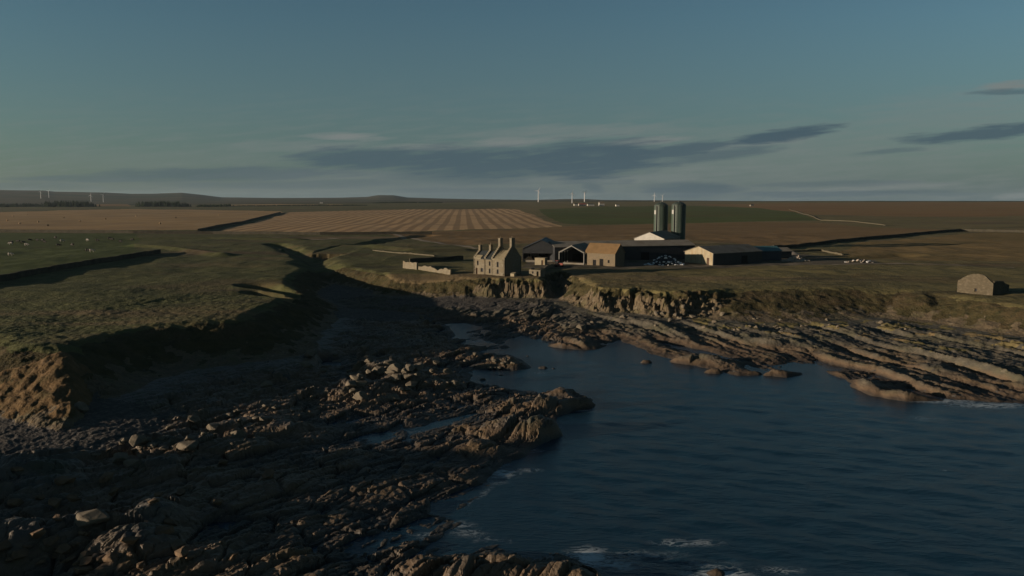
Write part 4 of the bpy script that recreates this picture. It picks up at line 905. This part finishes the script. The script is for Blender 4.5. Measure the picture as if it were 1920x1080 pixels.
# -- boulders on the shore
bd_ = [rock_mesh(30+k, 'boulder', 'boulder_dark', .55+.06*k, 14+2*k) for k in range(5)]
bm_ = [rock_mesh(10+k, 'boulder', 'boulder', .62+.06*k, 14+2*k) for k in range(6)]
def boulder(px, py, s, label, group, sq=None, rz=None, z=1.5, dark=False):
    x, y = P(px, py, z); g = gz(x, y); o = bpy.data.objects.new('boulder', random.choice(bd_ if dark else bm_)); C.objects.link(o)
    # step along the sight line to the real ground
    d = pdir(px, py); t = 60.
    while t < 400 and CAM_H+d[2]*t > gz(d[0]*t, d[1]*t)+s*.3: t += .25
    x, y = d[0]*t, d[1]*t; g = gz(x, y)
    o.location = (x, y, g+s*.22); o.rotation_euler = (random.uniform(-.25, .25), random.uniform(-.25, .25), rz if rz is not None else random.uniform(0, 6.3))
    sq = sq or (random.uniform(.9, 1.5), 1, random.uniform(.7, 1.)); o.scale = (s*sq[0], s*sq[1], s*sq[2]); tag(o, label, 'boulder', group)
boulder(172, 972, 1.7, 'big orange-brown block-shaped boulder lit at the lower left shore', None, (1.35,.9,.9), 0)
for (px, py, s, lb) in [(260,826,1.3,'pale angular boulder on the dark shore below the headland'),(352,834,1.3,'rounded orange-grey boulder right of centre on the dark left shore'),(447,815,1.3,'pale rounded boulder on the shaded shore under the headland'),(363,788,1.0,'small pale boulder at the edge of the headland shadow'),(400,800,1.1,'narrow upright boulder between two rounded ones on the dark shore'),
                        (583,663,1.5,'square pale boulder beside the small rock pool'),(575,685,1.4,'slanting pale slab left of the small rock pool'),(608,694,1.0,'small white-grey boulder under the small rock pool'),(150,765,1.5,'broken boulder at the foot of the sunlit headland corner'),(225,860,1.2,'brown boulder on the dark shore left of the pale angular one'),(250,872,1.1,'low brown boulder just under the pale angular one'),
                        (790,600-5,1.,'small boulder at the head of the shaded beach'),(978,583,1.3,'pale boulder alone on the dark flat below the manor cliff'),(1078,608,2.2,'large pale slab boulder on the dark flat above the bay'),(1090,612,1.5,'pale boulder leaning on the large slab above the bay')]:
    boulder(px, py, s, lb, None)
rn = random.Random(5)
def area(n, cx, cy, sx, sy, s0, s1, label, group, rot=0):
    for k in range(n):
        a, b = rn.gauss(0, 1)*sx, rn.gauss(0, 1)*sy; px = cx+a*math.cos(rot)-b*math.sin(rot); py = cy+a*math.sin(rot)*1+b*math.cos(rot)
        if py > 1075 or py < 545: continue
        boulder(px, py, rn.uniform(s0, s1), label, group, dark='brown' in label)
area(46, 700, 700, 55, 20, .5, 1.5, 'pale angular boulder in the sunlit jumble in the middle of the shore', 'boulders in the sunlit jumble')
area(34, 380, 800, 120, 9, .25, .8, 'small pale boulder in the band along the edge of the headland shadow', 'boulders along the shadow edge', R(-14))
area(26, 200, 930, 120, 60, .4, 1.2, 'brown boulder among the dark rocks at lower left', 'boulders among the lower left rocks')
area(26, 930, 678, 26, 7, .3, .8, 'small boulder on the low rock tongue at the head of the bay', 'boulders on the bay head tongue')
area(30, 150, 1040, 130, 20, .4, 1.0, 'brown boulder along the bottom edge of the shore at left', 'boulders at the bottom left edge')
area(34, 1450, 610, 170, 8, .3, .8, 'pale stone in the storm line at the foot of the right bank', 'stones along the right bank foot')
area(22, 1270, 590, 45, 6, .4, 1.1, 'fallen block under the sunlit cliff right of the manor house', 'fallen blocks under the right cliff')

# -- wind turbines
def turbine(px, ybase, ytop, d, ph, label):
    x = (px-960)/1400*d; s = (ybase-ytop)/1400*d; zb = CAM_H-(ybase-375)/1400*d; zb = min(zb, gz(x, d)+.5); ztop = CAM_H+(375-ytop)/1400*d; Hh = ztop-zb; Ht = Hh*.72; rb_ = Hh*.27
    t = thing('wind_turbine', label, 'wind turbine', (x, d, zb), random.uniform(-.4, .4), 'wind turbines on the horizon')
    MB().cyl((0,0,-2), (0,0,Ht), Hh*.028, Hh*.017, 12).build('tower', M['turb'], t)
    MB().box(-Hh*.018, Hh*.018, -Hh*.03, Hh*.045, Ht-Hh*.015, Ht+Hh*.022).build('nacelle', M['turb'], t)
    MB().cyl((0, -Hh*.05, Ht), (0, -Hh*.03, Ht), Hh*.008, Hh*.02, 10).build('hub', M['turb'], t)
    for k in range(3):
        a = ph+k*math.tau/3; c, s_ = math.sin(a), math.cos(a); w = Hh*.014; px_, pz_ = s_, -c
        pr = [(0, w*.5), (.15, w*1.2), (.5, w*.75), (1, w*.15)]; vs = []
        for f, ww in pr:
            X0, Z0 = c*rb_*f, Ht+s_*rb_*f
            vs += [(X0-px_*ww, -Hh*.042, Z0-pz_*ww), (X0+px_*ww, -Hh*.042, Z0+pz_*ww), (X0+px_*ww*.4, -Hh*.036, Z0+pz_*ww*.4), (X0-px_*ww*.8, -Hh*.036, Z0-pz_*ww*.8)]
        fs = [(4*i+j, 4*i+(j+1) % 4, 4*i+4+(j+1) % 4, 4*i+4+j) for i in range(3) for j in range(4)]+[(0,1,2,3),(12,15,14,13)]
        MB().add(vs, fs).build('blade', M['turb'], t)
turbine(1009, 378, 350, 3000, .5, 'white wind turbine left of the white farm on the horizon, alone')
turbine(1072, 385, 354, 2600, .2, 'white wind turbine at the left end of the far white farm')
turbine(1095, 383, 353, 3000, .9, 'white wind turbine just above the far white farm')
turbine(1225, 381, 360, 3200, .1, 'white wind turbine seen just above the left silo')
turbine(1240, 381, 361, 3300, .7, 'white wind turbine just above the gap beside the left silo top')
turbine(83, 368, 355, 5200, .4, 'faint wind turbine above the leftmost dark wood')
turbine(98, 367, 354, 5400, .9, 'faint wind turbine right of the faintest one above the leftmost wood')
turbine(176, 377, 361, 4400, .2, 'pale wind turbine at the right end of the leftmost dark wood')
turbine(199, 375, 360, 4600, .6, 'pale wind turbine standing between the two big dark woods')

# -- far white farms
def far_house(px, py, d, L, H, ZR, D, m, label, rm='slate'):
    x = (px-960)/1400*d; t = thing('farmhouse', label, 'house', (x, d, gz(x, d)-.3), R(8))
    w = MB(); wall(w, L, H, [(L*.2,L*.3,1,2.2),(L*.45,L*.53,.2,2.3),(L*.7,L*.8,1,2.2)], 0, .5); w.build('wall', M[m], t); w = MB(); wall(w, L, H, [], D-.5, .5); w.build('wall', M[m], t)
    for xx in (.25, L-.25): MB().prism([(.002,0),(D-.002,0),(D-.002,H),(D/2,ZR),(.002,H)], 'x', xx-.248, xx+.248).build('gable', M[m], t)
    roof_pair(-.2, L+.2, D, H+.02, ZR+.02).build('roof', M[rm], t); window(t, L*.2, L*.3, 1, 2.2); window(t, L*.7, L*.8, 1, 2.2); door(t, L*.45, L*.53, .2, 2.3)
far_house(1076, 386, 2050, 10, 4.5, 6.5, 8, 'white', 'small white house at the left end of the far farm')
far_house(1085, 386, 2060, 20, 4.0, 6.5, 9, 'white', 'long white farm building with red roof in the far farm', 'red')
far_house(1101, 387, 2040, 18, 4.2, 6, 8, 'white', 'long white farm building right of the red-roofed one')
far_house(1123, 386, 2050, 14, 6.5, 12, 10, 'white', 'taller white house with dark steep roof on the far rise', 'orange_stone')
far_house(1154, 388, 2000, 9, 4.5, 5.5, 8, 'white', 'isolated small white cottage right of the far farm')
far_house(602, 379, 3100, 11, 7, 9, 9, 'white', 'single white house far beyond the striped stubble field')
far_house(1405, 388, 1950, 9, 3.2, 5, 7, 'asb', 'tiny grey house on the skyline beyond the green field')

# -- woods far off on the left
def wood(px0, px1, d, h, label, seed, depth=60):
    rn = random.Random(seed); mb = MB(); x0 = (px0-960)/1400*d; x1 = (px1-960)/1400*d; n = int((x1-x0)/3.2)*4
    for k in range(n):
        f = rn.random(); x = x0+(x1-x0)*f; y = d+rn.uniform(0, depth); z = gz(x, y); hh = h*(.75+.4*rn.random())*(.55+.45*min(1, f*8, (1-f)*8)); r_ = rn.uniform(2.2, 3.6); m = 7
        for lv in range(3):
            zb = z+hh*(.08+.26*lv); rr = r_*(1-.25*lv); vs = [(x+math.cos(math.tau*i/m+k)*rr*rn.uniform(.75, 1.2), y+math.sin(math.tau*i/m+k)*rr*rn.uniform(.75, 1.2), zb+rn.uniform(-.5, .5)) for i in range(m)]+[(x+rn.uniform(-.3,.3), y, min(z+hh, zb+hh*.5))]
            mb.add(vs, [(i, (i+1) % m, m) for i in range(m)]+[tuple(range(m-1, -1, -1))])
        mb.cyl((x, y, z-.5), (x, y, z+hh*.3), .3, n=5)
    tag(mb.build('woodland', M['tree']), label, 'wood', None, 'stuff')
wood(80, 173, 2300, 19, 'large dark conifer wood at far left on the skyline', 1)
wood(251, 346, 2300, 17, 'dark conifer wood in the middle of the left skyline', 2)
wood(366, 430, 2300, 8, 'low dark belt of trees right of the two bigger woods', 3)
wood(-60, 80, 2400, 12, 'thin low wood at the left edge of the picture', 4, 30)
wood(700, 830, 3000, 5, 'low hedge-like tree belt below the far round hill', 6, 20)
wood(430, 690, 2350, 3.6, 'long dark hedge line behind the stubble fields', 7, 8)
# -- the air itself
def haze():
    o = MB().box(-13500, 13500, -900, 13500, -60, 150).build('haze', bpy.data.materials.new('sea_air')); m = o.data.materials[0]; m.use_nodes = True; N = m.node_tree.nodes; N.clear()
    out = N.new('ShaderNodeOutputMaterial'); v = N.new('ShaderNodeVolumePrincipled'); v.inputs['Color'].default_value = (.62, .78, .92, 1); v.inputs['Density'].default_value = 1.7e-5; v.inputs['Anisotropy'].default_value = .2
    m.node_tree.links.new(v.outputs[0], out.inputs['Volume']); tag(o, kind='stuff')
haze()
print('built')
